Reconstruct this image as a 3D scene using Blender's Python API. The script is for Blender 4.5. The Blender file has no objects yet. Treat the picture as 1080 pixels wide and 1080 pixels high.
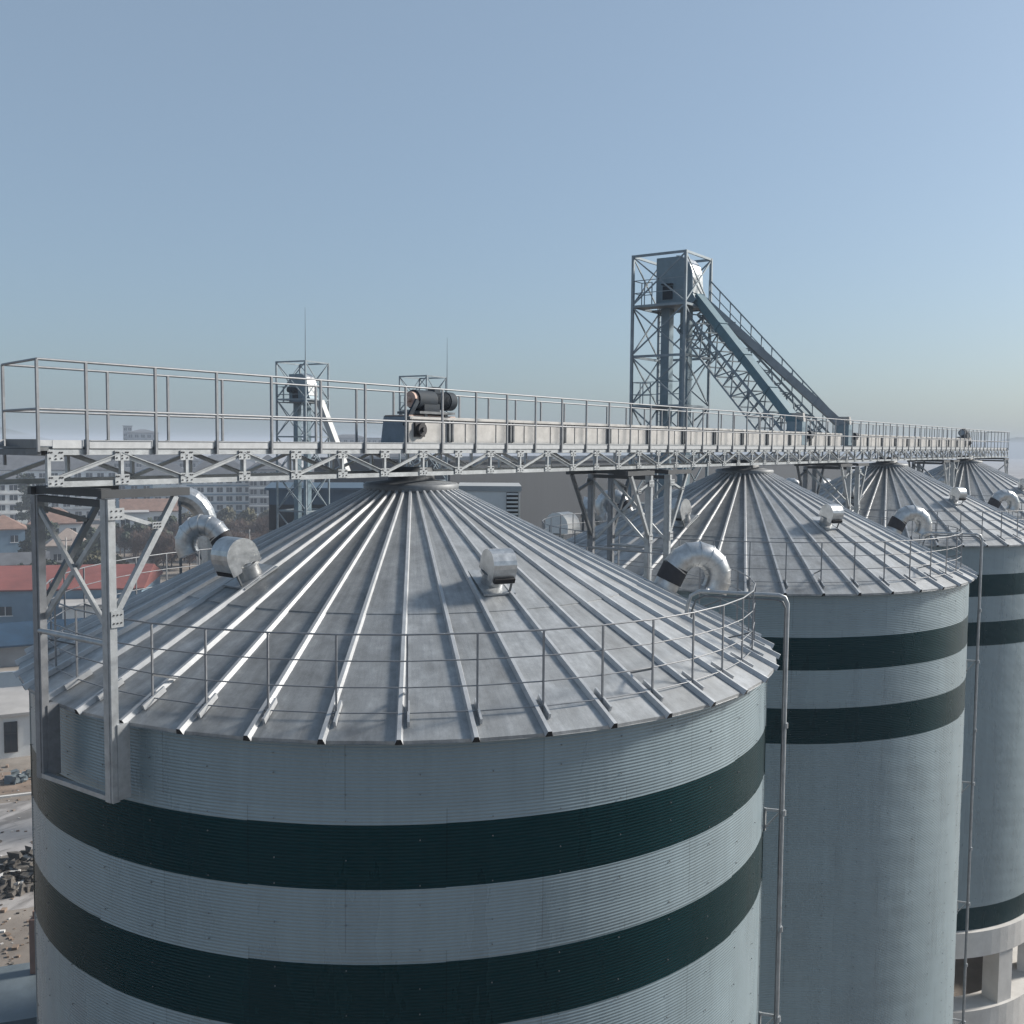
import bpy, math, random
from mathutils import Vector, Matrix
import numpy as np
random.seed(7)
PI = math.pi
scene = bpy.context.scene
COL = scene.collection
R = math.radians

# ------------------------------------------------------------------ camera
CAM = Vector((-16.185, -14.097, 4.119))
FW = Vector((0.81324, 0.57812, -0.06648)); RT = Vector((0.57981, -0.81471, 0.00792)); UP = Vector((0.04958, 0.04499, 0.99776))
FPX = 1077.5
cd = bpy.data.cameras.new('camera'); cam = bpy.data.objects.new('camera', cd); COL.objects.link(cam)
cd.sensor_width = 36; cd.lens = 36 * FPX / 1080; cd.clip_start = 0.3; cd.clip_end = 20000
cam.matrix_world = Matrix(((RT.x, UP.x, -FW.x, CAM.x), (RT.y, UP.y, -FW.y, CAM.y), (RT.z, UP.z, -FW.z, CAM.z), (0, 0, 0, 1)))
scene.camera = cam

# ------------------------------------------------------------------ sky, sun, exposure
SUN_AZ, SUN_EL = R(-34), R(30)        # azimuth counted from +x towards +y
w = bpy.data.worlds.new('World'); scene.world = w; w.use_nodes = True
nt = w.node_tree; bg = nt.nodes['Background']
sky = nt.nodes.new('ShaderNodeTexSky'); sky.sky_type = 'NISHITA'; sky.sun_disc = False
sky.sun_elevation = SUN_EL; sky.sun_rotation = PI / 2 - SUN_AZ
sky.altitude = 50; sky.air_density = 1.0; sky.dust_density = 2.2; sky.ozone_density = 3.0
hs_ = nt.nodes.new('ShaderNodeHueSaturation'); hs_.inputs['Saturation'].default_value = 0.93
veil = nt.nodes.new('ShaderNodeMix'); veil.data_type = 'RGBA'; veil.inputs[0].default_value = 0.40; veil.inputs[7].default_value = (4.0, 5.05, 5.9, 1)   # thin even veil of high haze
nt.links.new(sky.outputs[0], hs_.inputs['Color']); tint = nt.nodes.new('ShaderNodeMix'); tint.data_type = 'RGBA'; tint.blend_type = 'MULTIPLY'; tint.inputs[0].default_value = 1; tint.inputs[7].default_value = (.86, .975, 1.06, 1)
nt.links.new(hs_.outputs[0], tint.inputs[6]); nt.links.new(tint.outputs[2], veil.inputs[6]); nt.links.new(veil.outputs[2], bg.inputs[0]); bg.inputs[1].default_value = 0.084
sl = bpy.data.lights.new('sun', 'SUN'); sl.energy = 5.0; sl.angle = R(9); sl.color = (1.0, 0.93, 0.84)
so = bpy.data.objects.new('sun', sl); COL.objects.link(so)
sd = Vector((math.cos(SUN_AZ) * math.cos(SUN_EL), math.sin(SUN_AZ) * math.cos(SUN_EL), math.sin(SUN_EL)))
so.rotation_euler = sd.to_track_quat('Z', 'Y').to_euler(); so.location = (0, 0, 60)
vs = scene.view_settings
vs.view_transform = 'Standard'; vs.look = 'None'; vs.gamma = 1; vs.exposure = 0.42; vs.use_curve_mapping = False
HAZE = 0.00065

GZ = -22.0
def P(px, d, z=GZ):
    """world point seen in column px at horizontal distance d (metres)"""
    v = FW * FPX + RT * (px - 540); v.z = 0; v.normalize()
    return Vector((CAM.x + v.x * d, CAM.y + v.y * d, z))

# ------------------------------------------------------------------ materials
def mat(name, color, rough=0.6, metal=0.0, noise=0.0, scale=4.0, bump=0.0, bscale=40.0, spec=None, stretch=None):
    m = bpy.data.materials.new(name); m.use_nodes = True
    n = m.node_tree.nodes; l = m.node_tree.links; b = n['Principled BSDF']
    b.inputs['Roughness'].default_value = rough; b.inputs['Metallic'].default_value = metal
    if spec is not None: b.inputs['Specular IOR Level'].default_value = spec
    c = (*color, 1)
    b.inputs['Base Color'].default_value = c
    if noise or bump:
        tc = n.new('ShaderNodeTexCoord'); mp = n.new('ShaderNodeMapping')
        l.new(tc.outputs['Object'], mp.inputs[0])
        if stretch: mp.inputs['Scale'].default_value = stretch
    if noise:
        t = n.new('ShaderNodeTexNoise'); t.inputs['Scale'].default_value = scale; t.inputs['Detail'].default_value = 6; t.inputs['Roughness'].default_value = 0.65
        l.new(mp.outputs[0], t.inputs['Vector'])
        r = n.new('ShaderNodeMapRange'); r.inputs[1].default_value = 0.3; r.inputs[2].default_value = 0.7
        r.inputs[3].default_value = 1 - noise; r.inputs[4].default_value = 1 + noise
        l.new(t.outputs[0], r.inputs[0])
        mx = n.new('ShaderNodeMix'); mx.data_type = 'RGBA'; mx.blend_type = 'MULTIPLY'; mx.inputs[0].default_value = 1
        mx.inputs[6].default_value = c; l.new(r.outputs[0], mx.inputs[7]); l.new(mx.outputs[2], b.inputs['Base Color'])
        rr = n.new('ShaderNodeMapRange'); rr.inputs[3].default_value = rough - noise * .35; rr.inputs[4].default_value = rough + noise * .35
        l.new(t.outputs[0], rr.inputs[0]); l.new(rr.outputs[0], b.inputs['Roughness'])
    if bump:
        t2 = n.new('ShaderNodeTexNoise'); t2.inputs['Scale'].default_value = bscale; t2.inputs['Detail'].default_value = 4
        l.new(mp.outputs[0], t2.inputs['Vector'])
        bp = n.new('ShaderNodeBump'); bp.inputs['Strength'].default_value = bump; bp.inputs['Distance'].default_value = 0.05
        l.new(t2.outputs[0], bp.inputs['Height']); l.new(bp.outputs[0], b.inputs['Normal'])
    return m

M = {}
M['galv'] = mat('galvanised steel', (0.36, 0.38, 0.395), 0.45, 0.5, 0.22, 5, 0.05, 30)
M['galv_dark'] = mat('dark galvanised steel', (0.13, 0.14, 0.15), 0.55, 0.4, 0.25, 5)
M['rail'] = mat('railing steel', (0.20, 0.21, 0.225), 0.5, 0.3, .2, 6)
M['rib'] = mat('roof rib steel', (0.40, 0.415, 0.43), 0.45, 0.25, 0.18, 3)
M['duct'] = mat('duct sheet steel', (0.47, 0.48, 0.485), 0.34, 0.8, 0.25, 6, 0.08, 8)
M['beam_dark'] = mat('dark beam steel', (0.045, 0.05, 0.056), 0.6, 0.1, .2, 3)  # even dark tone for the head and cap beams
M['bolt'] = mat('bolt', (0.03, 0.03, 0.035), 0.6, 0.3)
M['canvas'] = mat('dark flexible sleeve', (0.025, 0.025, 0.03), 0.8, 0, .3, 12)
M['black'] = mat('dark opening', (0.01, 0.01, 0.012), 0.9)
M['casing'] = mat('dusty conveyor casing', (0.40, 0.395, 0.385), 0.55, 0.1, 0.18, 3.5, 0.04, 12)
M['rust'] = mat('rusty primer lid', (0.42, 0.30, 0.25), 0.7, 0.1, 0.4, 3)
M['motor'] = mat('navy motor paint', (0.012, 0.022, 0.034), 0.8, 0.0, 0.3, 8)
M['bluegrey'] = mat('blue grey painted plate', (0.15, 0.185, 0.22), 0.5, 0.1, 0.2, 3)
M['tower'] = mat('tower steel', (0.19, 0.23, 0.26), 0.55, 0.3, 0.25, 2)
M['elev'] = mat('elevator casing paint', (0.14, 0.20, 0.24), 0.5, 0.15, 0.18, 2)
M['chute'] = mat('teal chute paint', (0.085, 0.165, 0.205), 0.6, 0.0, 0.2, 2)
M['chute2'] = mat('grey chute steel', (0.20, 0.23, 0.26), 0.6, 0.1, 0.2, 2)
M['concrete'] = mat('concrete', (0.50, 0.49, 0.47), 0.85, 0, 0.15, 0.8, 0.1, 10)
M['white_wall'] = mat('white render', (0.68, 0.68, 0.66), 0.8, 0, 0.12, 0.4)
M['grey_wall'] = mat('grey render', (0.30, 0.31, 0.32), 0.85, 0, 0.15, 0.4)
M['clad'] = mat('dark ribbed cladding', (0.026, 0.031, 0.038), 0.6, 0.2, 0.18, 0.6, 0, 1, None, (3, 3, .15))
M['clad_blue'] = mat('dark blue cladding', (0.05, 0.085, 0.125), 0.55, 0.1, 0.15, 0.5, 0, 1, None, (3, 3, .15))
M['light_clad'] = mat('light grey cladding', (0.36, 0.37, 0.37), 0.6, 0.1, 0.12, 0.5)
M['blue_wall'] = mat('pale blue wall', (0.16, 0.24, 0.31), 0.7, 0, 0.15, 0.4)
M['roof_grey'] = mat('grey roof tiles', (0.085, 0.09, 0.10), 0.8, 0, 0.3, 0.5)
M['roof_red'] = mat('red sheet roof', (0.20, 0.065, 0.055), 0.75, 0, 0.22, 0.35, 0, 1)
M['roof_brown'] = mat('brown roof tiles', (0.21, 0.13, 0.10), 0.8, 0, 0.3, 0.8)
M['roof_tan'] = mat('tan roof tiles', (0.27, 0.22, 0.19), 0.8, 0, 0.25, 0.8)
M['roof_blue'] = mat('dark blue sheet roof', (0.02, 0.05, 0.09), 0.5, 0.1, 0.3, 0.5)
M['roof_flat'] = mat('flat roof screed', (0.33, 0.32, 0.31), 0.9, 0, 0.2, 0.3)
M['orange'] = mat('orange awning', (0.50, 0.12, 0.03), 0.7, 0, .15, 1)
M['glass'] = mat('window glass', (0.03, 0.04, 0.05), 0.15, 0, 0)
M['bark'] = mat('bark', (0.09, 0.075, 0.065), 0.9, 0, .3, 4)
M['leaf_dark'] = mat('dark foliage', (0.035, 0.05, 0.03), 0.8, 0, .5, .6)
M['leaf_olive'] = mat('olive foliage', (0.075, 0.07, 0.035), 0.8, 0, .5, .6)
M['leaf_brown'] = mat('winter twigs', (0.105, 0.07, 0.055), 0.85, 0, .45, .5)
M['rubble'] = mat('dark rubble', (0.085, 0.078, 0.07), 0.9, 0, .6, 2)
M['timber'] = mat('weathered timber', (0.22, 0.18, 0.15), 0.85, 0, .4, 3, 0, 1, None, (1, 8, 8))
M['sheet'] = mat('shade darkened blue grey', (0.11, 0.135, 0.15), 0.6, 0, .25, .5, .2, 2)  # darkened to paint shade into the platform; scrap heap shares it
M['dirt'] = mat('brown dirt', (0.20, 0.15, 0.115), 0.95, 0, .4, .5, .3, 3)

def silo_wall_material():
    m = bpy.data.materials.new('striped corrugated silo wall'); m.use_nodes = True
    n = m.node_tree.nodes; l = m.node_tree.links; b = n['Principled BSDF']
    tc = n.new('ShaderNodeTexCoord'); sp = n.new('ShaderNodeSeparateXYZ'); l.new(tc.outputs['Object'], sp.inputs[0])
    # sheets: 16 round the wall, staggered ring by ring; each has its own tone and a few millimetres of offset
    def math_(op, a, b_=None, c=None):
        q = n.new('ShaderNodeMath'); q.operation = op
        for i, x in enumerate((a, b_, c)):
            if x is None: continue
            if isinstance(x, (int, float)): q.inputs[i].default_value = x
            else: l.new(x, q.inputs[i])
        return q.outputs[0]
    az = math_('ARCTAN2', sp.outputs['Y'], sp.outputs['X'])
    ring = math_('FLOOR', math_('MULTIPLY', sp.outputs['Z'], 1 / 1.04))
    sec = math_('FLOOR', math_('ADD', math_('MULTIPLY', az, 16 / (2 * PI)), math_('MULTIPLY', ring, .5)))
    wn = n.new('ShaderNodeTexWhiteNoise'); wn.noise_dimensions = '2D'; cbx = n.new('ShaderNodeCombineXYZ'); l.new(ring, cbx.inputs[0]); l.new(sec, cbx.inputs[1]); l.new(cbx.outputs[0], wn.inputs['Vector'])
    wn2 = n.new('ShaderNodeTexWhiteNoise'); wn2.noise_dimensions = '1D'; l.new(math_('FLOOR', math_('MULTIPLY', az, 16 / (2 * PI))), wn2.inputs['W'])
    zz = math_('ADD', sp.outputs['Z'], math_('MULTIPLY', math_('SUBTRACT', wn2.outputs['Value'], .5), .045))
    mr = n.new('ShaderNodeMapRange'); mr.inputs[1].default_value = 0; mr.inputs[2].default_value = -20; mr.inputs[3].default_value = 0; mr.inputs[4].default_value = 1
    l.new(zz, mr.inputs[0])
    cr = n.new('ShaderNodeValToRGB'); cr.color_ramp.interpolation = 'CONSTANT'
    G = (0.182, 0.236, 0.262, 1); D = (0.003, 0.025, 0.030, 1)
    stops = [(0, G), (1.18, D), (2.12, G), (3.24, D), (4.24, G), (15.72, D)]
    e = cr.color_ramp.elements
    e[0].position = 0; e[0].color = G; e[1].position = stops[1][0] / 20; e[1].color = D
    for z, c in stops[2:]:
        x = e.new(z / 20); x.color = c
    l.new(mr.outputs[0], cr.inputs[0])
    mp = n.new('ShaderNodeMapping'); mp.inputs['Scale'].default_value = (0.9, 0.9, 0.25); l.new(tc.outputs['Object'], mp.inputs[0])
    t = n.new('ShaderNodeTexNoise'); t.inputs['Scale'].default_value = 1.2; t.inputs['Detail'].default_value = 7; t.inputs['Roughness'].default_value = .6
    l.new(mp.outputs[0], t.inputs[0])
    r = n.new('ShaderNodeMapRange'); r.inputs[1].default_value = .3; r.inputs[2].default_value = .7; r.inputs[3].default_value = .90; r.inputs[4].default_value = 1.10
    l.new(t.outputs[0], r.inputs[0])
    mx = n.new('ShaderNodeMix'); mx.data_type = 'RGBA'; mx.blend_type = 'MULTIPLY'; mx.inputs[0].default_value = 1
    l.new(cr.outputs[0], mx.inputs[6]); l.new(math_('MULTIPLY', r.outputs[0], math_('ADD', math_('MULTIPLY', wn.outputs['Value'], .09), .955)), mx.inputs[7])
    # thin rain streaks running down the sheets
    cs = n.new('ShaderNodeCombineXYZ'); l.new(math_('MULTIPLY', az, 34.0), cs.inputs[0]); l.new(math_('MULTIPLY', sp.outputs['Z'], .16), cs.inputs[1])
    ts = n.new('ShaderNodeTexNoise'); ts.inputs['Scale'].default_value = 1.0; ts.inputs['Detail'].default_value = 7; ts.inputs['Roughness'].default_value = .7; l.new(cs.outputs[0], ts.inputs[0])
    rs = n.new('ShaderNodeMapRange'); rs.inputs[1].default_value = .35; rs.inputs[2].default_value = .65; rs.inputs[3].default_value = .95; rs.inputs[4].default_value = 1.05; l.new(ts.outputs[0], rs.inputs[0])
    m2 = n.new('ShaderNodeMix'); m2.data_type = 'RGBA'; m2.blend_type = 'MULTIPLY'; m2.inputs[0].default_value = 1
    lap = math_('LESS_THAN', math_('FRACT', math_('ADD', math_('MULTIPLY', az, 16 / (2 * PI)), math_('MULTIPLY', ring, .5))), .006)
    l.new(mx.outputs[2], m2.inputs[6]); l.new(math_('MULTIPLY', rs.outputs[0], math_('MULTIPLY_ADD', lap, -.3, 1.0)), m2.inputs[7]); l.new(m2.outputs[2], b.inputs['Base Color'])
    bw = n.new('ShaderNodeRGBToBW'); l.new(cr.outputs[0], bw.inputs[0]); grey = math_('GREATER_THAN', bw.outputs[0], .1)
    l.new(math_('MULTIPLY_ADD', grey, -.4, .5), b.inputs['Metallic']); l.new(math_('MULTIPLY_ADD', grey, .62, .08), b.inputs['Specular IOR Level'])
    rr = n.new('ShaderNodeMapRange'); rr.inputs[3].default_value = .22; rr.inputs[4].default_value = .34; l.new(t.outputs[0], rr.inputs[0]); l.new(rr.outputs[0], b.inputs['Roughness'])
    return m
M['silo_wall'] = silo_wall_material()

NR = 44; RIB0 = R(-140.2)
def roof_material():
    m = bpy.data.materials.new('galvanised roof panels'); m.use_nodes = True
    n = m.node_tree.nodes; l = m.node_tree.links; b = n['Principled BSDF']
    tc = n.new('ShaderNodeTexCoord'); sp = n.new('ShaderNodeSeparateXYZ'); l.new(tc.outputs['Object'], sp.inputs[0])
    at = n.new('ShaderNodeMath'); at.operation = 'ARCTAN2'; l.new(sp.outputs['Y'], at.inputs[0]); l.new(sp.outputs['X'], at.inputs[1])
    ln = n.new('ShaderNodeVectorMath'); ln.operation = 'LENGTH'; l.new(tc.outputs['Object'], ln.inputs[0])
    # panel index -> tone of each sheet
    o = n.new('ShaderNodeMath'); o.operation = 'SUBTRACT'; o.inputs[1].default_value = RIB0; l.new(at.outputs[0], o.inputs[0])
    k = n.new('ShaderNodeMath'); k.operation = 'MULTIPLY'; k.inputs[1].default_value = NR / (2 * PI); l.new(o.outputs[0], k.inputs[0])
    fl = n.new('ShaderNodeMath'); fl.operation = 'FLOOR'; l.new(k.outputs[0], fl.inputs[0])
    wn = n.new('ShaderNodeTexWhiteNoise'); wn.noise_dimensions = '1D'; l.new(fl.outputs[0], wn.inputs['W'])
    cb = n.new('ShaderNodeCombineXYZ')
    s1 = n.new('ShaderNodeMath'); s1.operation = 'MULTIPLY'; s1.inputs[1].default_value = 22; l.new(at.outputs[0], s1.inputs[0])
    s2 = n.new('ShaderNodeMath'); s2.operation = 'MULTIPLY'; s2.inputs[1].default_value = .55; l.new(ln.outputs['Value'], s2.inputs[0])
    l.new(s1.outputs[0], cb.inputs[0]); l.new(s2.outputs[0], cb.inputs[1])
    t = n.new('ShaderNodeTexNoise'); t.inputs['Scale'].default_value = 1.3; t.inputs['Detail'].default_value = 6; t.inputs['Roughness'].default_value = .65; l.new(cb.outputs[0], t.inputs[0])
    t3 = n.new('ShaderNodeTexNoise'); t3.inputs['Scale'].default_value = 2.4; t3.inputs['Detail'].default_value = 8; t3.inputs['Roughness'].default_value = .7; l.new(tc.outputs['Object'], t3.inputs[0])
    ad = n.new('ShaderNodeMath'); ad.operation = 'MULTIPLY_ADD'; ad.inputs[1].default_value = .6; l.new(t.outputs[0], ad.inputs[0])
    t3h = n.new('ShaderNodeMath'); t3h.operation = 'MULTIPLY'; t3h.inputs[1].default_value = 1.0; l.new(t3.outputs[0], t3h.inputs[0]); l.new(t3h.outputs[0], ad.inputs[2])
    ad2 = n.new('ShaderNodeMath'); ad2.operation = 'MULTIPLY_ADD'; ad2.inputs[1].default_value = .2; l.new(wn.outputs['Value'], ad2.inputs[0]); l.new(ad.outputs[0], ad2.inputs[2])
    cr = n.new('ShaderNodeValToRGB'); e = cr.color_ramp.elements
    mr = n.new('ShaderNodeMapRange'); mr.inputs[1].default_value = .60; mr.inputs[2].default_value = 1.26; l.new(ad2.outputs[0], mr.inputs[0])
    e[0].position = 0; e[0].color = (.17, .178, .184, 1); e[1].position = 1; e[1].color = (.50, .515, .525, 1); e2 = e.new(.5); e2.color = (.29, .302, .31, 1)
    l.new(mr.outputs[0], cr.inputs[0]); l.new(cr.outputs[0], b.inputs['Base Color'])
    b.inputs['Metallic'].default_value = .35
    rr = n.new('ShaderNodeMapRange'); rr.inputs[1].default_value = .58; rr.inputs[2].default_value = 1.22; rr.inputs[3].default_value = .56; rr.inputs[4].default_value = .36
    l.new(ad2.outputs[0], rr.inputs[0]); l.new(rr.outputs[0], b.inputs['Roughness'])
    bp = n.new('ShaderNodeBump'); bp.inputs['Strength'].default_value = .25; bp.inputs['Distance'].default_value = .03
    l.new(t.outputs[0], bp.inputs['Height']); l.new(bp.outputs[0], b.inputs['Normal'])
    return m
M['roof'] = roof_material()

def ground_material():
    m = bpy.data.materials.new('dusty yard ground'); m.use_nodes = True
    n = m.node_tree.nodes; l = m.node_tree.links; b = n['Principled BSDF']; b.inputs['Roughness'].default_value = .95
    tc = n.new('ShaderNodeTexCoord')
    def noise(s, d=8, ro=.65):
        t = n.new('ShaderNodeTexNoise'); t.inputs['Scale'].default_value = s; t.inputs['Detail'].default_value = d; t.inputs['Roughness'].default_value = ro
        l.new(tc.outputs['Object'], t.inputs[0]); return t
    a = noise(.035); c = noise(.35)
    cr = n.new('ShaderNodeValToRGB'); e = cr.color_ramp.elements
    e[0].position = .35; e[0].color = (.16, .135, .115, 1); e[1].position = .62; e[1].color = (.30, .275, .25, 1)
    x = e.new(.5); x.color = (.21, .185, .16, 1)
    l.new(a.outputs[0], cr.inputs[0])
    r = n.new('ShaderNodeMapRange'); r.inputs[1].default_value = .3; r.inputs[2].default_value = .7; r.inputs[3].default_value = .7; r.inputs[4].default_value = 1.25; l.new(c.outputs[0], r.inputs[0])
    mx = n.new('ShaderNodeMix'); mx.data_type = 'RGBA'; mx.blend_type = 'MULTIPLY'; mx.inputs[0].default_value = 1
    l.new(cr.outputs[0], mx.inputs[6]); l.new(r.outputs[0], mx.inputs[7]); l.new(mx.outputs[2], b.inputs['Base Color'])
    return m
M['ground'] = ground_material()
def slab_material():
    m = mat('worn concrete slab', (0.30, 0.285, 0.275), .92, 0, .2, .5)
    n = m.node_tree.nodes; l = m.node_tree.links; b = n['Principled BSDF']
    tc = n.new('ShaderNodeTexCoord'); v = n.new('ShaderNodeTexNoise'); v.inputs['Scale'].default_value = .28; v.inputs['Detail'].default_value = 6; v.inputs['Distortion'].default_value = 1.5
    mp = n.new('ShaderNodeMapping'); mp.inputs['Scale'].default_value = (.6, 2.2, 1); mp.inputs['Rotation'].default_value = (0, 0, .6)
    l.new(tc.outputs['Object'], mp.inputs[0]); l.new(mp.outputs[0], v.inputs[0])
    r = n.new('ShaderNodeMapRange'); r.inputs[1].default_value = .42; r.inputs[2].default_value = .55; r.inputs[3].default_value = .55; r.inputs[4].default_value = 1.05; l.new(v.outputs[0], r.inputs[0])
    mx = n.new('ShaderNodeMix'); mx.data_type = 'RGBA'; mx.blend_type = 'MULTIPLY'; mx.inputs[0].default_value = 1
    src = b.inputs['Base Color'].links[0].from_socket
    l.new(src, mx.inputs[6]); l.new(r.outputs[0], mx.inputs[7]); l.new(mx.outputs[2], b.inputs['Base Color'])
    return m
M['slab'] = slab_material()

# ------------------------------------------------------------------ mesh helper
class MB:
    def __init__(s): s.v = []; s.f = []; s.mi = []; s.sm = []
    def add(s, vs, fs, mi=0, smooth=False):
        o = len(s.v); s.v += [tuple(v) for v in vs]
        for f in fs: s.f.append([i + o for i in f]); s.mi.append(mi); s.sm.append(smooth)
    def frame(s, p0, p1, up=None):
        p0, p1 = Vector(p0), Vector(p1); d = (p1 - p0).normalized(); u = Vector(up) if up else Vector((0, 0, 1))
        if abs(d.dot(u)) > .98: u = Vector((1, 0, 0)) if abs(d.x) < .9 else Vector((0, 1, 0))
        a = d.cross(u).normalized(); b = a.cross(d).normalized(); return p0, p1, d, a, b
    def box(s, c, size, rz=0, mi=0):
        hx, hy, hz = size[0] / 2, size[1] / 2, size[2] / 2; co, si = math.cos(rz), math.sin(rz); vs = []
        for z in (-hz, hz):
            for x, y in ((-hx, -hy), (hx, -hy), (hx, hy), (-hx, hy)): vs.append((c[0] + x * co - y * si, c[1] + x * si + y * co, c[2] + z))
        s.add(vs, [(0, 3, 2, 1), (4, 5, 6, 7), (0, 1, 5, 4), (1, 2, 6, 5), (2, 3, 7, 6), (3, 0, 4, 7)], mi); return s
    def bar(s, p0, p1, wd, h=None, up=None, off=(0, 0), mi=0):
        h = h or wd; p0, p1, d, a, b = s.frame(p0, p1, up); vs = []
        for p in (p0, p1):
            for x, y in ((-wd / 2, -h / 2), (wd / 2, -h / 2), (wd / 2, h / 2), (-wd / 2, h / 2)): vs.append(p + a * (x + off[0]) + b * (y + off[1]))
        s.add(vs, [(0, 3, 2, 1), (4, 5, 6, 7), (0, 1, 5, 4), (1, 2, 6, 5), (2, 3, 7, 6), (3, 0, 4, 7)], mi); return s
    def angle(s, p0, p1, wd, t=.012, up=None, flip=1, mi=0):
        """rolled L section"""
        s.bar(p0, p1, wd, t, up, (0, 0), mi); s.bar(p0, p1, t, wd, up, (flip * (wd / 2 - t / 2), -wd / 2 - t / 2 + .0), mi); return s
    def channel(s, p0, p1, wd, h, t=.014, up=None, mi=0, side=1):
        s.bar(p0, p1, t, h, up, (0, 0), mi)
        s.bar(p0, p1, wd, t, up, (side * (wd / 2 + t / 2), h / 2 - t / 2), mi); s.bar(p0, p1, wd, t, up, (side * (wd / 2 + t / 2), -h / 2 + t / 2), mi); return s
    def tube(s, p0, p1, r, n=8, r2=None, mi=0, caps=True):
        r2 = r if r2 is None else r2; p0, p1, d, a, b = s.frame(p0, p1); vs = []
        for p, q in ((p0, r), (p1, r2)):
            for i in range(n): t = 2 * PI * i / n; vs.append(p + a * (q * math.cos(t)) + b * (q * math.sin(t)))
        s.add(vs, [(i, n + i, n + (i + 1) % n, (i + 1) % n) for i in range(n)], mi, True)
        if caps: s.add(vs, [tuple(range(n)), tuple(reversed(range(n, 2 * n)))], mi)
        return s
    def path(s, pts, r, n=10, mi=0, caps=True, smooth=True, closed=False):
        pts = [Vector(p) for p in pts]; m = len(pts); vs = []; ref = None
        for i, p in enumerate(pts):
            if closed: d = (pts[(i + 1) % m] - pts[i - 1]).normalized()
            elif i == 0: d = (pts[1] - pts[0]).normalized()
            elif i == m - 1: d = (pts[-1] - pts[-2]).normalized()
            else: d = ((pts[i + 1] - p).normalized() + (p - pts[i - 1]).normalized()).normalized()
            if ref is None:
                u = Vector((0, 0, 1)) if abs(d.z) < .9 else Vector((1, 0, 0)); a = d.cross(u).normalized()
            else: a = (ref - d * ref.dot(d)).normalized()
            ref = a; b = a.cross(d)
            for k in range(n): t = 2 * PI * k / n; vs.append(p + a * (r * math.cos(t)) + b * (r * math.sin(t)))
        fs = []
        for i in range(m if closed else m - 1):
            j = (i + 1) % m
            for k in range(n): fs.append((i * n + k, i * n + (k + 1) % n, j * n + (k + 1) % n, j * n + k))
        s.add(vs, fs, mi, smooth)
        if caps and not closed: s.add(vs, [tuple(range(n))[::-1], tuple(range((m - 1) * n, m * n))], mi)
        return s
    def lathe(s, prof, n=48, c=(0, 0, 0), mi=0, smooth=True):
        vs = [(c[0] + r * math.cos(2 * PI * i / n), c[1] + r * math.sin(2 * PI * i / n), c[2] + z) for r, z in prof for i in range(n)]
        fs = [(k * n + i, k * n + (i + 1) % n, (k + 1) * n + (i + 1) % n, (k + 1) * n + i) for k in range(len(prof) - 1) for i in range(n)]
        s.add(vs, fs, mi, smooth); return s
    def prism(s, prof, o, u, v, wv, depth, mi=0, smooth=False):
        o, u, v, wv = Vector(o), Vector(u), Vector(v), Vector(wv); n = len(prof)
        vs = [o + u * a + v * b - wv * (depth / 2) for a, b in prof] + [o + u * a + v * b + wv * (depth / 2) for a, b in prof]
        s.add(vs, [tuple(range(n))[::-1], tuple(range(n, 2 * n))], mi); s.add(vs, [(i, (i + 1) % n, n + (i + 1) % n, n + i) for i in range(n)], mi, smooth); return s
    def mesh(s, name, mats):
        me = bpy.data.meshes.new(name); me.from_pydata(s.v, [], s.f)
        me.polygons.foreach_set('material_index', s.mi); me.polygons.foreach_set('use_smooth', s.sm)
        for m in (mats if isinstance(mats, (list, tuple)) else [mats]): me.materials.append(M[m] if isinstance(m, str) else m)
        me.update(); return me
    def build(s, name, mats, parent=None): return link(name, s.mesh(name, mats), parent)

def link(name, me, parent=None, loc=None, rz=None):
    o = bpy.data.objects.new(name, me); COL.objects.link(o)
    if parent is not None: o.parent = parent
    if loc is not None: o.location = loc
    if rz is not None: o.rotation_euler = (0, 0, rz)
    return o
def empty(name, loc=(0, 0, 0), rz=0): return link(name, None, None, loc, rz)
def tag(o, label=None, cat=None, group=None, kind=None):
    if label: o['label'] = label
    if cat: o['category'] = cat
    if group: o['group'] = group
    if kind: o['kind'] = kind
    return o
def kids(o): return [c for c in bpy.data.objects if c.parent == o]
def copy_tree(o, parent=None, tree=None):
    if tree is None:
        tree = {}
        for c in bpy.data.objects:
            if c.parent: tree.setdefault(c.parent, []).append(c)
    c = o.copy(); COL.objects.link(c)
    if parent is not None: c.parent = parent
    for ch in tree.get(o, []): copy_tree(ch, c, tree)
    return c

# ------------------------------------------------------------------ ground
g = MB(); N = 40; L = 4200.0
xs = [-L + 2 * L * i / N for i in range(N + 1)]
g.add([(x, y, GZ) for y in xs for x in xs], [(j * (N + 1) + i, j * (N + 1) + i + 1, (j + 1) * (N + 1) + i + 1, (j + 1) * (N + 1) + i) for j in range(N) for i in range(N)])
tag(g.build('ground', 'ground'), kind='structure')
def sheet(name, pts, z, m, thick=0):
    b = MB(); n = len(pts)
    b.add([(p[0], p[1], z) for p in pts], [tuple(range(n))]); o = b.build(name, m); tag(o, kind='structure'); return o
# worn concrete yard beside the silos, a road with its kerb, a strip of bare dirt
sheet('yard', [P(-60, 62), P(200, 62), P(200, 81), P(-60, 81)], GZ + .004, 'slab')
sheet('path', [P(-120, 83.4), P(220, 83.4), P(220, 89), P(-120, 89)], GZ + .008, 'dirt')
kb = MB(); kb.bar(P(-120, 82.6, GZ + .07), P(220, 82.6, GZ + .07), .25, .15); tag(kb.build('kerb', 'concrete'), kind='structure')
sheet('road', [P(-400, 108), P(320, 108), P(320, 116), P(-400, 116)], GZ + .004, 'slab')
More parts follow.
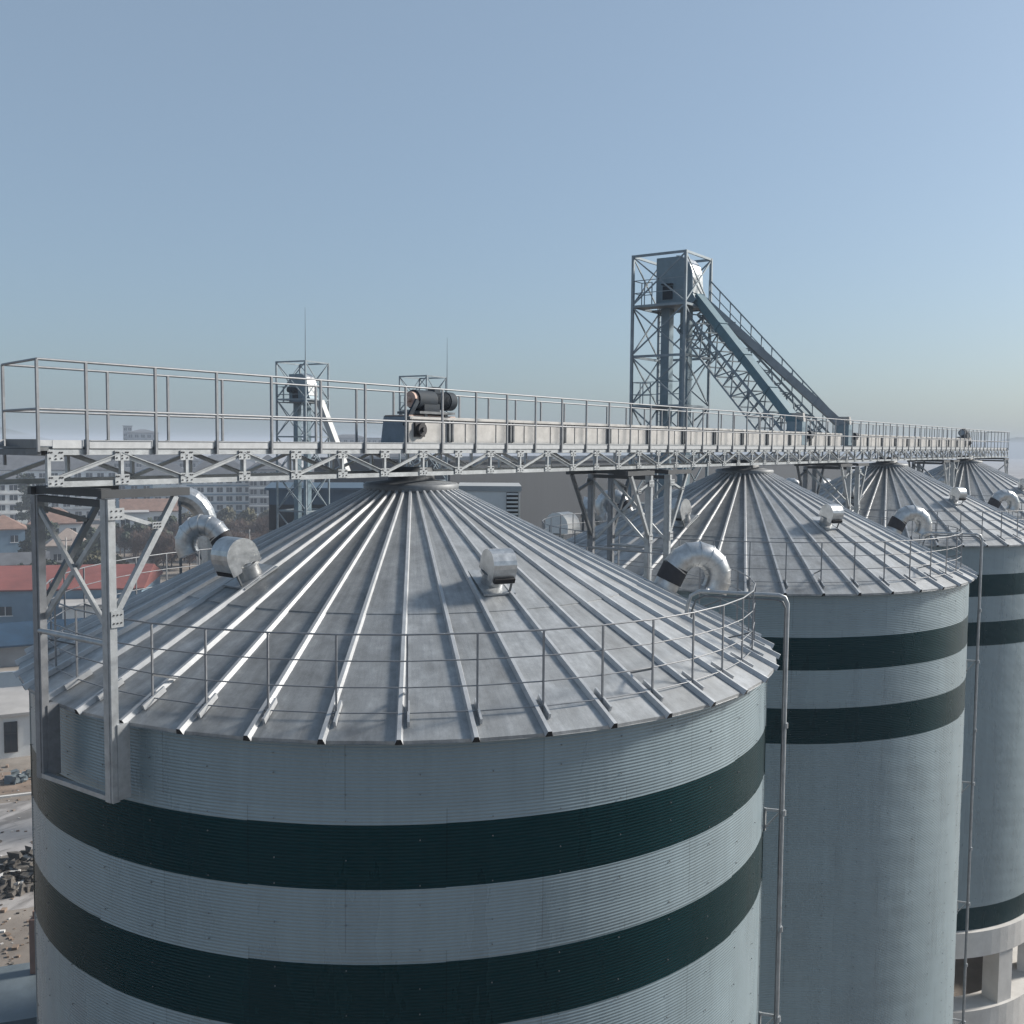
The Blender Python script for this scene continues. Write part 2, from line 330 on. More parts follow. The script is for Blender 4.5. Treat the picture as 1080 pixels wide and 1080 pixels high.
# far low hills
hb = MB(); hn = 60
hv = []
for i in range(hn + 1):
    a = R(-18 + 96 * i / hn); h = 26 + 22 * math.sin(i * .37 + 1) + 14 * math.sin(i * .91) + 6 * math.sin(i * 2.3)
    for d, z in ((2700, GZ - 1), (2900, GZ + max(h, 6)), (3300, GZ - 1)): hv.append((CAM.x + d * math.cos(a), CAM.y + d * math.sin(a), z))
hb.add(hv, [(i * 3 + k, i * 3 + k + 1, (i + 1) * 3 + k + 1, (i + 1) * 3 + k) for i in range(hn) for k in range(2)], 0, True)
tag(hb.build('hills', 'leaf_dark'), kind='structure')

# ------------------------------------------------------------------ silos
RW, RE, SLOPE = 7.3, 7.48, 0.479
SP = 17.657; WH = 16.75
def zroof(r): return (RE - r) * SLOPE
def make_silo():
    root = empty('grain_silo')
    # corrugated wall
    pitch, amp, n = .050, .0050, 144
    b = MB(); prof = []
    steps = int(WH / pitch) * 5
    for i in range(steps + 1):
        z = -WH * i / steps; prof.append((RW + amp * math.cos(2 * PI * z / pitch), z))
    b.lathe(prof[::-1], n)
    for i, (x, y, z) in enumerate(b.v):                         # real sheets are never quite true: long shallow dents
        a = math.atan2(y, x); d_ = .0028 * math.sin(a * 21 + z * 1.3) * math.sin(z * 2.9 + a * 5) + .0022 * math.sin(a * 47 - z * .8 + 1.1) * math.sin(z * 5.3 - a * 9) + .0016 * math.sin(z * 11.7 + 13 * a)
        f = 1 + d_ / RW; b.v[i] = (x * f, y * f, z)
    for az in (-71, 19, 63, 154):                               # lapped sheet joints
        a = R(az); c, s_ = math.cos(a), math.sin(a)
        b.box(((RW + .012) * c, (RW + .012) * s_, -WH / 2), (.012, .055, WH - .01), a)
    for k in range(NR):                                         # bolt columns over the inner stiffeners
        a = RIB0 + 2 * PI * (k + .28) / NR; c, s_ = math.cos(a), math.sin(a)
        for j in range(52):
            if (j * 37 + k * 11) % 5 < 2: continue
            b.box(((RW + .014) * c, (RW + .014) * s_, -.25 - j * .315 + .03 * ((j * 7) % 3)), (.014, .015, .015), a, 2)
    b.lathe([(RW - .02, .05), (RW - .02, -.25)], 72)
    wall = b.build('wall', ['silo_wall', 'galv', 'galv_dark'], root)
    # roof: flat panels in two tiers
    rb = MB()
    for k in range(NR):
        a0, a1 = RIB0 + 2 * PI * k / NR, RIB0 + 2 * PI * (k + 1) / NR
        for r0, r1, dz in ((.85, 4.75, .014), (4.6, RE, 0)):
            q = [(r, zroof(r) + dz) for r in (r0, (r0 + r1) / 2, r1)]
            vs = [(r * math.cos(a), r * math.sin(a), z) for r, z in q for a in (a0, a1)] + [(r1 * math.cos(a), r1 * math.sin(a), zroof(r1) + dz - (.05 if r1 == RE else .012)) for a in (a0, a1)]
            rb.add(vs, [(0, 2, 3, 1), (2, 4, 5, 3), (4, 6, 7, 5)])
    rb.lathe([(RE, -.05), (RW + .02, .0)], NR * 2)               # soffit
    roof = rb.build('roof', 'roof', root)
    # tapered ribs
    r0, r1 = .9, RE + .05; cb = MB(); secs = []
    for r, hw, tw, h in ((r0, .045, .02, .06), (r1, .06, .03, .074)):
        z = zroof(r); dn = Vector((SLOPE, 0, 1)).normalized()
        for y, up in ((-hw, -.02), (-tw, h), (tw, h), (hw, -.02)):
            secs.append(Vector((r, y, z)) + dn * up)
    cb.add(secs, [(0, 1, 5, 4), (1, 2, 6, 5), (2, 3, 7, 6)]); cb.add(secs, [(0, 3, 2, 1), (4, 5, 6, 7)], 1)
    # small foot plate beside the rib
    rib_me = cb.mesh('roof_rib', ['rib', 'black'])
    for k in range(NR): link('roof_rib', rib_me, roof, None, RIB0 + 2 * PI * k / NR)
    # roof cap
    c = MB(); c.lathe([(.98, zroof(.98) + .03), (1.0, 3.26), (.95, 3.30), (.50, 3.36), (.46, 3.62), (.0, 3.62)], 44)
    c.build('roof_cap', 'galv_dark', root)
    # guardrail
    gr = MB(); rg = 7.05
    rail_pts = lambda z: [(rg * math.cos(RIB0 + 2 * PI * (k + .1) / NR), rg * math.sin(RIB0 + 2 * PI * (k + .1) / NR), z) for k in range(NR)]
    zb = zroof(rg)
    gr.path(rail_pts(zb + 1.2), .014, 7, closed=True)
    for h in (.82, .44, .07): gr.path(rail_pts(zb + h), .0105, 6, closed=True)
    rail = gr.build('guardrail', 'rail', root)
    pm = MB(); pm.bar((rg, 0, zb - .08), (rg, 0, zb + 1.2), .027, .027)
    pm.bar((rg - .22, .02, zroof(rg - .22) + .06), (rg + .2, .02, zroof(rg + .2) + .06), .035, .09, None, (0, 0), 1)
    pme = pm.mesh('post', ['rail', 'rib'])
    for k in range(NR): link('post', pme, rail, None, RIB0 + 2 * PI * (k + .1) / NR)
    sm = MB(); sm.bar((rg + .01, 0, zb + .42), (rg - .50, .0, zroof(rg - .5) + .02), .028, .028); sme = sm.mesh('stay', 'galv_dark')
    for k in range(0, NR, 4): link('stay', sme, rail, None, RIB0 + 2 * PI * (k + .1) / NR)
    # D shaped roof vents: neck square to the roof, hood bending down the slope
    def vent(r, az, sc=1.0):
        a = R(az); er = Vector((math.cos(a), math.sin(a), 0)); nrm = (er * SLOPE + Vector((0, 0, 1))).normalized()
        dn = (er - Vector((0, 0, 1)) * SLOPE).normalized(); sd_ = Vector((-math.sin(a), math.cos(a), 0))
        o = er * r + Vector((0, 0, zroof(r)))
        h = MB(); pr = [(-.27, .30), (-.28, .52)]
        for i in range(13): t = PI * (1 - i / 12); pr.append((.06 + .34 * math.cos(t), .55 + .34 * math.sin(t)))
        pr += [(.40, .30), (.20, .30), (.17, .40), (.06, .40)]
        h.prism([(x * sc, y * sc) for x, y in pr], o, dn, nrm, sd_, .52 * sc, 0)
        ho = h.build('roof_vent', 'duct', root)
        k = MB(); k.tube(o - dn * .05 - nrm * .05, o - dn * .05 + nrm * .37 * sc, .235 * sc, 20); k.tube(o - dn * .05 + nrm * .0, o - dn * .05 + nrm * .05, .30 * sc, 20); k.tube(o - dn * .05 + nrm * .28 * sc, o - dn * .05 + nrm * .335 * sc, .29 * sc, 20)
        k.build('neck', 'duct', ho)
        fl_ = MB(); fl_.prism([(-.42, 0), (.36, 0), (.36, .035), (-.42, .035)], o - dn * .03 + nrm * .02, dn, nrm, sd_, .72 * sc); fl_.build('flashing', 'galv', ho)
        q = MB(); q.prism([(.205, .296), (.395, .296), (.395, .38), (.205, .38)], o, dn, nrm, sd_, .46 * sc); q.build('opening', 'black', ho)
        l_ = MB(); l_.bar(o + dn * .28 + sd_ * .2 + nrm * .02, o + dn * .28 + sd_ * .2 + nrm * .3, .03); l_.build('bracket', 'galv_dark', ho)
    vent(4.05, -118.5, .84); vent(4.05, 175, .97); vent(4.1, 60)
    # segmented U bends
    def ubend(r, az, sc=1.0):
        a = R(az); er = Vector((math.cos(a), math.sin(a), 0)); nrm = (er * SLOPE + Vector((0, 0, 1))).normalized(); dn = (er - Vector((0, 0, 1)) * SLOPE).normalized()
        o = er * r + Vector((0, 0, zroof(r))); rr, ra = .30 * sc, .54 * sc
        pts = []; base = .62 * sc
        for i in range(9):
            t = PI * 1.05 * i / 8; pts.append(o + nrm * (base + ra * math.sin(t)) + dn * (ra * (1 - math.cos(t))))
        u = MB(); u.path(pts, rr, 20, smooth=True)
        for i in range(0, 9): # seams
            d = (pts[min(i + 1, 8)] - pts[max(i - 1, 0)]).normalized(); u.tube(pts[i] - d * .012, pts[i] + d * .012, rr + .012, 20)
        uo = u.build('exhaust_bend', 'duct', root)
        k = MB(); k.tube(o - nrm * .1, o + nrm * .28 * sc, rr * .97, 20); k.tube(o + nrm * .02, o + nrm * .07, rr + .09, 20); k.build('neck', 'duct', uo)
        fl_ = MB(); fl_.prism([(-.5, 0), (.5, 0), (.5, .035), (-.5, .035)], o + nrm * .02, dn, nrm, Vector((-math.sin(a), math.cos(a), 0)), .9); fl_.build('flashing', 'galv', uo)
        s_ = MB(); s_.tube(o + nrm * .25 * sc, o + nrm * .64 * sc, rr * 1.03, 20); s_.build('sleeve', 'canvas', uo)
        e_ = MB(); d = (pts[8] - pts[7]).normalized(); e_.tube(pts[8], pts[8] + d * .006, rr * .93, 20); e_.build('opening', 'black', uo)
    ubend(5.4, -50, .92); ubend(4.0, 118, .76)
    # concrete base
    cbm = MB(); zb_ = -WH
    cbm.lathe([(6.6, zb_ - .03), (7.52, zb_ - .03), (7.52, zb_ - 1.15), (6.6, zb_ - 1.15), (6.6, zb_ - .03)], 96, smooth=False)
    cbm.lathe([(6.55, zb_ - 1.2), (1.2, zb_ - 4.6), (1.2, GZ)], 64)
    base = cbm.build('concrete_base', 'concrete', root)
    cm = MB()
    cm.box((7.05, 0, (zb_ - 1.15 + GZ + 1.75) / 2), (.8, .9, (zb_ - 1.15) - (GZ + 1.75))); cme = cm.mesh('column', 'concrete')
    for k in range(12): link('column', cme, base, None, 2 * PI * (k + .13) / 12)
    pl = MB(); pl.lathe([(6.4, GZ), (6.4, GZ + 1.75), (7.6, GZ + 1.75), (7.6, GZ)], 96, smooth=False); pl.build('plinth', 'concrete', base)
    return root
SILO_LABELS = [
    'nearest and largest grain silo, dark green bands on grey corrugated wall, in the left foreground',
    'second grain silo from the near end, banded wall just right of the largest silo',
    'third grain silo along the row, its concrete base on columns showing at the lower right',
    'farthest grain silo, only its ribbed roof showing at the far right end of the catwalk']
silo0 = make_silo()
silos = []
for k in range(4):
    s_ = silo0 if k == 0 else copy_tree(silo0)
    s_.location = (k * SP, 0, 0); tag(s_, SILO_LABELS[k], 'grain silo', 'grain silos in a row under the catwalk'); silos.append(s_)

# drain pipes with brackets, beside silo one and two
def standpipe(k, label, az=-71):
    a = R(az); er = Vector((math.cos(a), math.sin(a), 0)); sd_ = Vector((-math.sin(a), math.cos(a), 0)); o = Vector((k * SP, 0, 0))
    root = empty('roof_pipe', o + er * 7.66 + Vector((0, 0, GZ))); inv = -root.location
    def q(r, z, s_=0): return o + inv + er * r + sd_ * s_ + Vector((0, 0, z))
    def run(off, rad, zt, r_in, r_out):
        pts = [q(r_in, zroof(r_in) - .05, off), q(r_in + .03, zt - .28, off), q(r_in + .09, zt - .09, off), q(r_in + .26, zt, off), q(r_out - .17, zt, off), q(r_out - .05, zt - .04, off), q(r_out, zt - .16, off), q(r_out, -6, off), q(r_out, GZ, off)]
        b = MB(); b.path(pts, rad, 12); return b
    run(0, .036, 1.30, 5.75, 7.66).build('pipe', 'galv', root)
    run(-.075, .02, 1.22, 5.85, 7.62).build('conduit', 'galv_dark', root)
    for z in (-2.9, -7.0, -11.1, -15.2):
        b = MB(); b.bar(q(RW, z + .0, .08), q(7.72, z, .08), .04, .05); b.bar(q(RW + .03, z + .03, .08), q(RW + .03, z - .42, .08), .05, .05); b.bar(q(RW + .03, z - .38, .08), q(7.62, z - .02, .08), .03, .03)
        b.tube(q(7.68, z - .05), q(7.68, z + .05), .052, 12); b.build('bracket', 'galv', root)
    for z in (-1.2, -5.2, -9.2, -13.2):
        b = MB(); b.tube(q(7.68, z - .05), q(7.68, z + .05), .047, 12); b.build('pipe_joint', 'galv', root)
    tag(root, label, 'pipe', 'tall pipes running down the silo walls'); return root
standpipe(0, 'tall bent pipe from the nearest silo roof down between first and second silo')
standpipe(1, 'tall bent pipe from the second silo roof down in front of the third silo', -74)

# ------------------------------------------------------------------ catwalk
CW = .70; X0 = -8.40; PT = 1.1345; NP = 63; X1 = X0 + PT * NP
cat = empty('catwalk', (X0, 0, 3.47)); tag(cat, 'long railed steel catwalk on a shallow truss running over the silo peaks', 'catwalk'); cat_inv = Vector((-X0, 0, -3.47))
def cput(name, me, x, y, z): return link(name, me, cat, (x - X0, y, z - 3.47))
def cbuild(b, name, m):
    b.v = [(v[0] - X0, v[1], v[2] - 3.47) for v in b.v]; return b.build(name, m, cat)
b = MB(); b.box(((X0 + X1) / 2, 0, 4.015), (X1 - X0, 2 * CW - .02, .03)); cbuild(b, 'deck', 'galv_dark')
for s_ in (-1, 1):
    b = MB(); b.channel((X0, s_ * CW, 3.955), (X1, s_ * CW, 3.955), .06, .08, .012, side=s_); cbuild(b, 'top_chord', 'galv')
    b = MB(); b.channel((X0, s_ * CW, 3.505), (X1, s_ * CW, 3.505), .06, .08, .012, side=s_); cbuild(b, 'bottom_chord', 'galv')
# repeated pieces share their meshes
def both(name, maker, count_near, items_far_limit, mname, bolts=False):
    pass
gp = MB(); gp.box((0, 0, 0), (.235, .014, .15))
for dx in (-.095, -.06, .06, .095): gp.tube((dx, -.006, .045), (dx, -.018, .045), .013, 6, mi=1)
for dx in (-.085, .085): gp.tube((dx, -.006, -.035), (dx, -.018, -.035), .012, 6, mi=1)
gp.tube((0, -.006, 0), (0, -.018, 0), .012, 6, mi=1); gp.tube((0, -.006, -.045), (0, -.018, -.045), .012, 6, mi=1)
plate_me = gp.mesh('gusset_plate', ['galv', 'bolt'])
up = MB(); up.bar((0, 0, -.2), (0, 0, .2), .06, .05); upright_me = up.mesh('upright', 'galv')
dg = MB(); dg.bar((0, 0, -.19), (PT, 0, .19), .012, .065); dg.bar((0, 0, -.19), (PT, 0, .19), .05, .012, None, (.02, .03)); diag_up = dg.mesh('diagonal_brace', 'galv')
dg = MB(); dg.bar((0, 0, .19), (PT, 0, -.19), .012, .065); dg.bar((0, 0, .19), (PT, 0, -.19), .05, .012, None, (.02, .03)); diag_dn = dg.mesh('diagonal_brace', 'galv')
pm = MB(); pm.bar((0, 0, -.085), (0, 0, 1.215), .036, .036); pm.bar((0, .03, -.085), (0, .03, .13), .075, .02); post_me = pm.mesh('post', 'rail')
tb = MB(); tb.bar((-PT / 2 + .05, 0, 0), (PT / 2 - .05, 0, 0), .01, .115); tb.bar((-PT / 2 + .05, -.01, .057), (PT / 2 - .05, -.01, .057), .022, .008); toe_me = tb.mesh('toe_board', 'rib')
jm = MB(); jm.bar((0, -CW + .02, 0), (0, CW - .02, 0), .05, .09); joist_me = jm.mesh('floor_joist', 'galv_dark')
rest = {}
def merge(name, mname, verts_of, loc):
    r = rest.setdefault(name, (MB(), mname)); o = len(r[0].v)
    r[0].add([Vector(v.co) + Vector(loc) for v in verts_of.vertices], [tuple(p.vertices) for p in verts_of.polygons])
cnt = {}
def piece(name, me, x, y, z, mname):
    cnt[name] = cnt.get(name, 0) + 1
    if cnt[name] <= 99: return cput(name, me, x, y, z)
    merge(name, mname, me, (x, y, z))
for s_ in (-1, 1):
    for i in range(NP + 1):
        x = X0 + PT * i; yo = s_ * (CW + .016 if s_ < 0 else CW - .0)
        yo = s_ * CW + (-.02 if s_ < 0 else -.022)
        piece('upright', upright_me, x, s_ * CW, 3.73, 'galv')
        if s_ < 0:
            xx = x + (.1 if i == 0 else (-.1 if i == NP else 0))
            piece('gusset_plate', plate_me, xx, yo, 3.905, 'galv'); piece('gusset_plate', plate_me, xx, yo, 3.555, 'galv')
        if i < NP:
            piece('diagonal_brace', diag_up if i % 2 == 0 else diag_dn, x, s_ * (CW - .01), 3.73, 'galv')
            if s_ < 0 or i > 0: piece('post', post_me, x + PT / 2 + (.17 if s_ > 0 else 0), s_ * (CW + .045), 4.005, 'rail')
            if s_ < 0: piece('toe_board', toe_me, x + PT / 2 + (PT / 2), s_ * (CW + .02), 4.065, 'rib') if i < NP - 1 else None
        if s_ < 0: piece('floor_joist', joist_me, x, 0, 3.95, 'galv_dark')
b = MB(); b.bar((X0 + .06, -CW - .02, 4.065), (X0 + PT / 2 - .05, -CW - .02, 4.065), .01, .115); cbuild(b, 'toe_board', 'rib')
b = MB(); b.bar((X0, CW + .02, 4.065), (X1, CW + .02, 4.065), .01, .115); cbuild(b, 'toe_board', 'rib')
for n_, (mb, mn) in rest.items():
    o = cbuild(mb, n_, mn); o['kind'] = 'stuff'
# end frames of the walkway (the near one stands slightly askew)
y_ = CW + .045
NL, FL = X0 - .16, X0 + .17
for (xn, xf) in ((NL, FL), (X1, X1)):
    yy = CW
    b = MB(); b.bar((xn, -yy, 4.07), (xf, yy, 4.07), .014, .125); cbuild(b, 'end_panel', 'galv_dark')
    b = MB(); b.bar((xn + .05, -yy + .02, 3.955), (xf + .02, yy - .02, 3.955), .05, .085); cbuild(b, 'end_beam', 'galv_dark')
    for x_, ys, zl in ((xn, -y_, 3.96), (xf, y_, 3.75)):
        b = MB(); b.bar((x_, ys, zl), (x_, ys, 5.22), .036, .036); cbuild(b, 'end_post', 'rail')
b = MB(); b.bar((NL, -CW, 4.0), (X0, -CW, 4.0), .05, .05); cbuild(b, 'end_bracket', 'galv_dark')
loop = [(NL, -y_, 0), (X1, -y_, 0), (X1, y_, 0), (FL, y_, 0)]
for z, nm in ((5.22, 'handrail'), (4.545, 'middle_rail')):
    for i in range(4):
        b = MB(); p0, p1 = Vector(loop[i]) + Vector((0, 0, z)), Vector(loop[(i + 1) % 4]) + Vector((0, 0, z)); b.tube(p0, p1, .019, 8); cbuild(b, nm, 'rail')

# ------------------------------------------------------------------ support frames
def support(k, side, label):
    x = k * SP + (-7.62 if side < 0 else 8.9); s_ = -side        # s_: direction over the roof
    root = empty('support_frame', (x, 0, -1.15)); B = lambda b_, n_, m_='galv': (setattr(b_, 'v', [(v[0] - x, v[1], v[2] + 1.15) for v in b_.v]), b_.build(n_, m_, root))[1]
    hw = .92; tz = 3.40
    for y in (-hw, hw):
        b = MB(); b.channel((x, y, -1.15), (x, y, tz - .12), .11, .14, .014, (0, 1, 0) if 0 else None, 0, 1); b.bar((x, y, -1.15), (x, y, tz - .12), .115, .115)
        if side < 0:
            b.bar((x + .12, y, -1.12), (x + .12, y, .0), .16, .2)
        B(b, 'column', 'galv' if y < 0 else 'rail')  # far-side members get a darker steel than the near ones
        b = MB(); b.bar((x, y, 1.5), (x + s_ * 1.12, y, tz - .11), .085, .085); B(b, 'knee_brace', 'galv' if y < 0 else 'galv_dark')
        b = MB(); b.bar((x, y, 3.1), (x + s_ * .78, y, 2.85), .085, .06); B(b, 'knee_tie', 'galv' if y < 0 else 'galv_dark')
        b = MB(); b.bar((x - s_ * .15, y, tz - .045), (x + s_ * 1.35, y, tz - .045), .10, .12); B(b, 'head_beam', 'beam_dark')
        ys = y + (-.075 if y < 0 else .075)
        b = MB()
        for (xx, zz, ww, hh) in ((x + s_ * .06, 3.07, .26, .17), (x + s_ * .05, 1.55, .2, .24), (x + s_ * .74, 2.87, .16, .1)):
            b.box((xx, ys, zz), (ww, .014, hh))
            for i in (-1, 0, 1):
                for j in (-1, 1):
                    b.tube((xx + i * ww * .3, ys - .007 * (1 if y < 0 else -1), zz + j * hh * .25), (xx + i * ww * .3, ys - .018 * (1 if y < 0 else -1), zz + j * hh * .25), .012, 6, mi=1)
        B(b, 'gusset_plate', ['galv', 'bolt'])
    b = MB(); b.bar((x, -hw + .06, tz - .19), (x, hw - .06, tz - .17), .10, .10); b.bar((x - s_ * .0, -hw + .06, tz - .03), (x - s_ * .0, hw - .06, tz - .03), .16, .12); B(b, 'cap_beam', 'beam_dark')
    b = MB(); b.bar((x - .02, hw, 3.12), (x - .02, -hw, 1.35), .05, .075); B(b, 'cross_brace')
    b = MB(); b.bar((x + .05, -hw, 3.12), (x + .05, hw, 1.35), .05, .075); B(b, 'cross_brace')
    b = MB(); b.tube((x - .03, -hw, 1.18), (x - .03, hw, 1.18), .045, 8); B(b, 'strut')
    b = MB(); b.bar((x - .02, -hw, -1.1), (x - .02, hw, -1.1), .09, .07); B(b, 'strut')
    if side > 0:
        for z in (-.35, -1.0):
            for y in (-hw, hw):
                b = MB(); b.bar((x, y, z), (k * SP + 7.22, y, z), .09, .09); B(b, 'wall_arm', 'galv_dark')
    tag(root, label, 'support frame', 'steel frames carrying the catwalk'); return root
SL = [('steel frame on the left wall of the nearest silo, at the catwalk\'s near end', 'steel frame beside the nearest silo\'s right eave, struts leaning left over its roof'),
      ('steel frame on the second silo\'s left wall, struts leaning right over its roof', 'steel frame past the second silo\'s roof peak, struts leaning left over that roof'),
      ('steel frame on the third silo\'s left side, struts leaning right over its roof', 'steel frame beyond the third silo\'s roof, between it and the farthest silo'),
      ('steel frame on the farthest silo\'s left side, struts leaning right over its roof', 'steel frame at the far right end of the catwalk past the farthest silo')]
for k in range(4):
    support(k, -1, SL[k][0]); support(k, 1, SL[k][1])

# ------------------------------------------------------------------ drag conveyors on the catwalk
def motor_unit(b_at, d, root, B):
    x, z = b_at
    m = MB(); m.tube((x + d * .05, -.12, z), (x + d * .62, -.12, z), .205, 20); m.tube((x + d * .60, -.12, z), (x + d * 1.10, -.12, z), .165, 24)
    for i in range(9): m.tube((x + d * (.66 + .045 * i), -.12, z), (x + d * (.675 + .045 * i), -.12, z), .19, 20)
    m.tube((x + d * 1.08, -.12, z), (x + d * 1.28, -.12, z), .20, 24)
    m.box((x + d * .45, -.12, z - .16), (.5, .36, .16)); B(m, 'motor', 'motor')
    f = MB(); f.tube((x + d * 1.275, -.12, z), (x + d * 1.29, -.12, z), .165, 24); B(f, 'fan_cover', 'bluegrey')
    t = MB(); t.box((x + d * .72, -.12, z + .22), (.20, .2, .13)); B(t, 'terminal_box', 'motor')
    f = MB(); f.tube((x - d * .06, -.12, z), (x + d * .06, -.12, z), .16, 20); f.tube((x - d * .16, -.12, z), (x, -.12, z), .06, 12); B(f, 'drive_wheel', 'rust')
    p = MB(); p.box((x + d * .5, -.10, z - .27), (1.15, .62, .05)); p.box((x + d * .2, -.10, z - .32), (.1, .5, .08)); p.box((x + d * .85, -.10, z - .32), (.1, .5, .08)); B(p, 'motor_mount', 'galv_dark')
    g_ = MB(); g_.bar((x - d * .03, -.30, z - .02), (x - d * .42, -.30, z - .55), .05, .10); B(g_, 'chain_guard', 'motor')
def conveyor(xa, xb, d, label):
    root = empty('drag_conveyor', (xa, 0, 4.03)); B = lambda b_, n_, m_: (setattr(b_, 'v', [(v[0] - xa, v[1], v[2] - 4.03) for v in b_.v]), b_.build(n_, m_, root))[1]
    lo, hi = min(xa, xb), max(xa, xb)
    b = MB(); b.box(((lo + hi) / 2, 0, 4.385), (hi - lo, .60, .51)); B(b, 'casing', 'casing')
    b = MB(); b.box(((lo + hi) / 2, 0, 4.655), (hi - lo, .68, .03)); b.box(((lo + hi) / 2, -.35, 4.635), (hi - lo, .02, .05)); B(b, 'lid', 'casing')
    b = MB(); b.box(((lo + hi) / 2, -.33, 4.11), (hi - lo, .06, .05)); B(b, 'base_rail', 'galv')
    n = int((hi - lo) / 2.25)
    fm = MB()
    fm.box((-.06, 0, .37), (.05, .70, .50)); fm.box((.06, 0, .37), (.05, .70, .50)); fm.box((0, 0, .37), (.08, .66, .47))
    fme = fm.mesh('joint_flange', 'galv_dark')
    for i in range(n + 1):
        x = xa + d * (1.35 + 2.25 * i)
        if lo < x < hi: link('joint_flange', fme, root, (x - xa, 0, 0))
    # stiffeners, head end, bearing, inspection bolts
    b = MB()
    for i in range(2 * n): b.box((xa + d * (1.9 + 1.125 * i), -.305, 4.385), (.02, .02, .5))
    B(b, 'stiffener', 'casing')
    b = MB(); b.box((xa - d * .015, 0, 4.385), (.03, .66, .58)); B(b, 'end_flange', 'galv_dark')
    b = MB(); b.tube((xa + d * .33, -.30, 4.40), (xa + d * .33, -.42, 4.40), .13, 16); b.box((xa + d * .33, -.325, 4.40), (.30, .05, .30)); b.tube((xa + d * .33, -.40, 4.40), (xa + d * .33, -.47, 4.40), .05, 12); B(b, 'bearing', 'bolt')
    b = MB(); b.prism([(0, .62), (-.03, .62), (-.11, .12), (-.12, .03), (-.04, .03), (0, .12)], (xa - d * .03, 0, 4.03), (d, 0, 0), (0, 0, 1), (0, 1, 0), .62); B(b, 'discharge_hood', 'bluegrey')
    b = MB(); b.box((xa + d * .75, 0, 4.68), (1.5, .66, .025)); B(b, 'head_cover', 'rust')
    motor_unit((xa + d * .32, 5.02), d, root, B)
    tag(root, label, 'conveyor', 'drag conveyors on the catwalk'); return root
conveyor(-.45, 27.2, 1, 'pale drag conveyor on the near part of the catwalk with large navy motor')
conveyor(52.6, 29.4, -1, 'pale drag conveyor on the far part of the catwalk, dark motor at far end')

# ------------------------------------------------------------------ lattice towers, bucket elevators
def tower(cx, cy, wd, top, bay, nb, label, rz=0, rod=0, platforms=()):
    root = empty('elevator_tower', (cx, cy, GZ), rz); h = wd / 2; T = top - GZ
    cor = [(-h, -h), (h, -h), (h, h), (-h, h)]; cw = .11
    for x, y in cor:
        b = MB(); b.bar((x, y, 0), (x, y, T), cw); b.build('column', 'tower', root)
    low = MB(); z = T; i = 0
    while z > .5:
        zn = max(z - bay, 0)
        for j in range(4):
            a, c = cor[j], cor[(j + 1) % 4]
            if i < nb:
                b = MB(); b.bar((*a, z - .05), (*c, z - .05), .085, .10); b.build('beam', 'tower', root)
                for (p, q) in ((a, c), (c, a)):
                    b = MB(); b.bar((*p, z - .08), (*q, zn + .02), .045, .06); b.build('diagonal_brace', 'tower', root)
            else:
                low.bar((*a, z - .05), (*c, z - .05), .085, .10); low.bar((*a, z - .08), (*c, zn + .02), .05, .06); low.bar((*c, z - .08), (*a, zn + .02), .05, .06)
        z = zn; i += 1
    if low.v: low.build('lower_bracing', 'tower', root)
    for pz in platforms:
        b = MB(); zz = pz - GZ
        b.box((-h * .55, 0, zz), (wd * .42, wd * .96, .05)); b.box((h * .7, 0, zz), (wd * .28, wd * .96, .05)); b.build('platform', 'galv_dark', root)
        b = MB()
        for x, y in ((-h + .02, h - .06), (-h + .7, h - .06), (-h + .02, h - .56), (-h + .7, h - .56)): b.bar((x, y, zz), (x, y, zz + 1.1), .035)
        for hh in (.55, 1.08):
            b.bar((-h + .02, h - .06, zz + hh), (-h + .7, h - .06, zz + hh), .03); b.bar((-h + .02, h - .56, zz + hh), (-h + .02, h - .06, zz + hh), .03); b.bar((-h + .7, h - .56, zz + hh), (-h + .7, h - .06, zz + hh), .03)
            b.bar((-h, -h, zz + hh), (-h, h, zz + hh), .03)
        b.build('platform_rail', 'tower', root)
    # access ladder up the inside
    b = MB(); lx = h - .25
    for y in (h - .55, h - .15): b.bar((lx, y, 0), (lx, y, T - bay), .035)
    n = int((T - bay) / .32)
    for q in range(n): b.bar((lx, h - .55, .3 + q * .32), (lx, h - .15, .3 + q * .32), .022)
    b.build('ladder', 'tower', root)
    if rod:
        b = MB(); b.tube((-h, -h, T - .2), (-h, -h, T + rod), .035, 6, .012); b.build('lightning_rod', 'tower', root)
    tag(root, label, 'lattice tower', 'lattice elevator towers'); return root
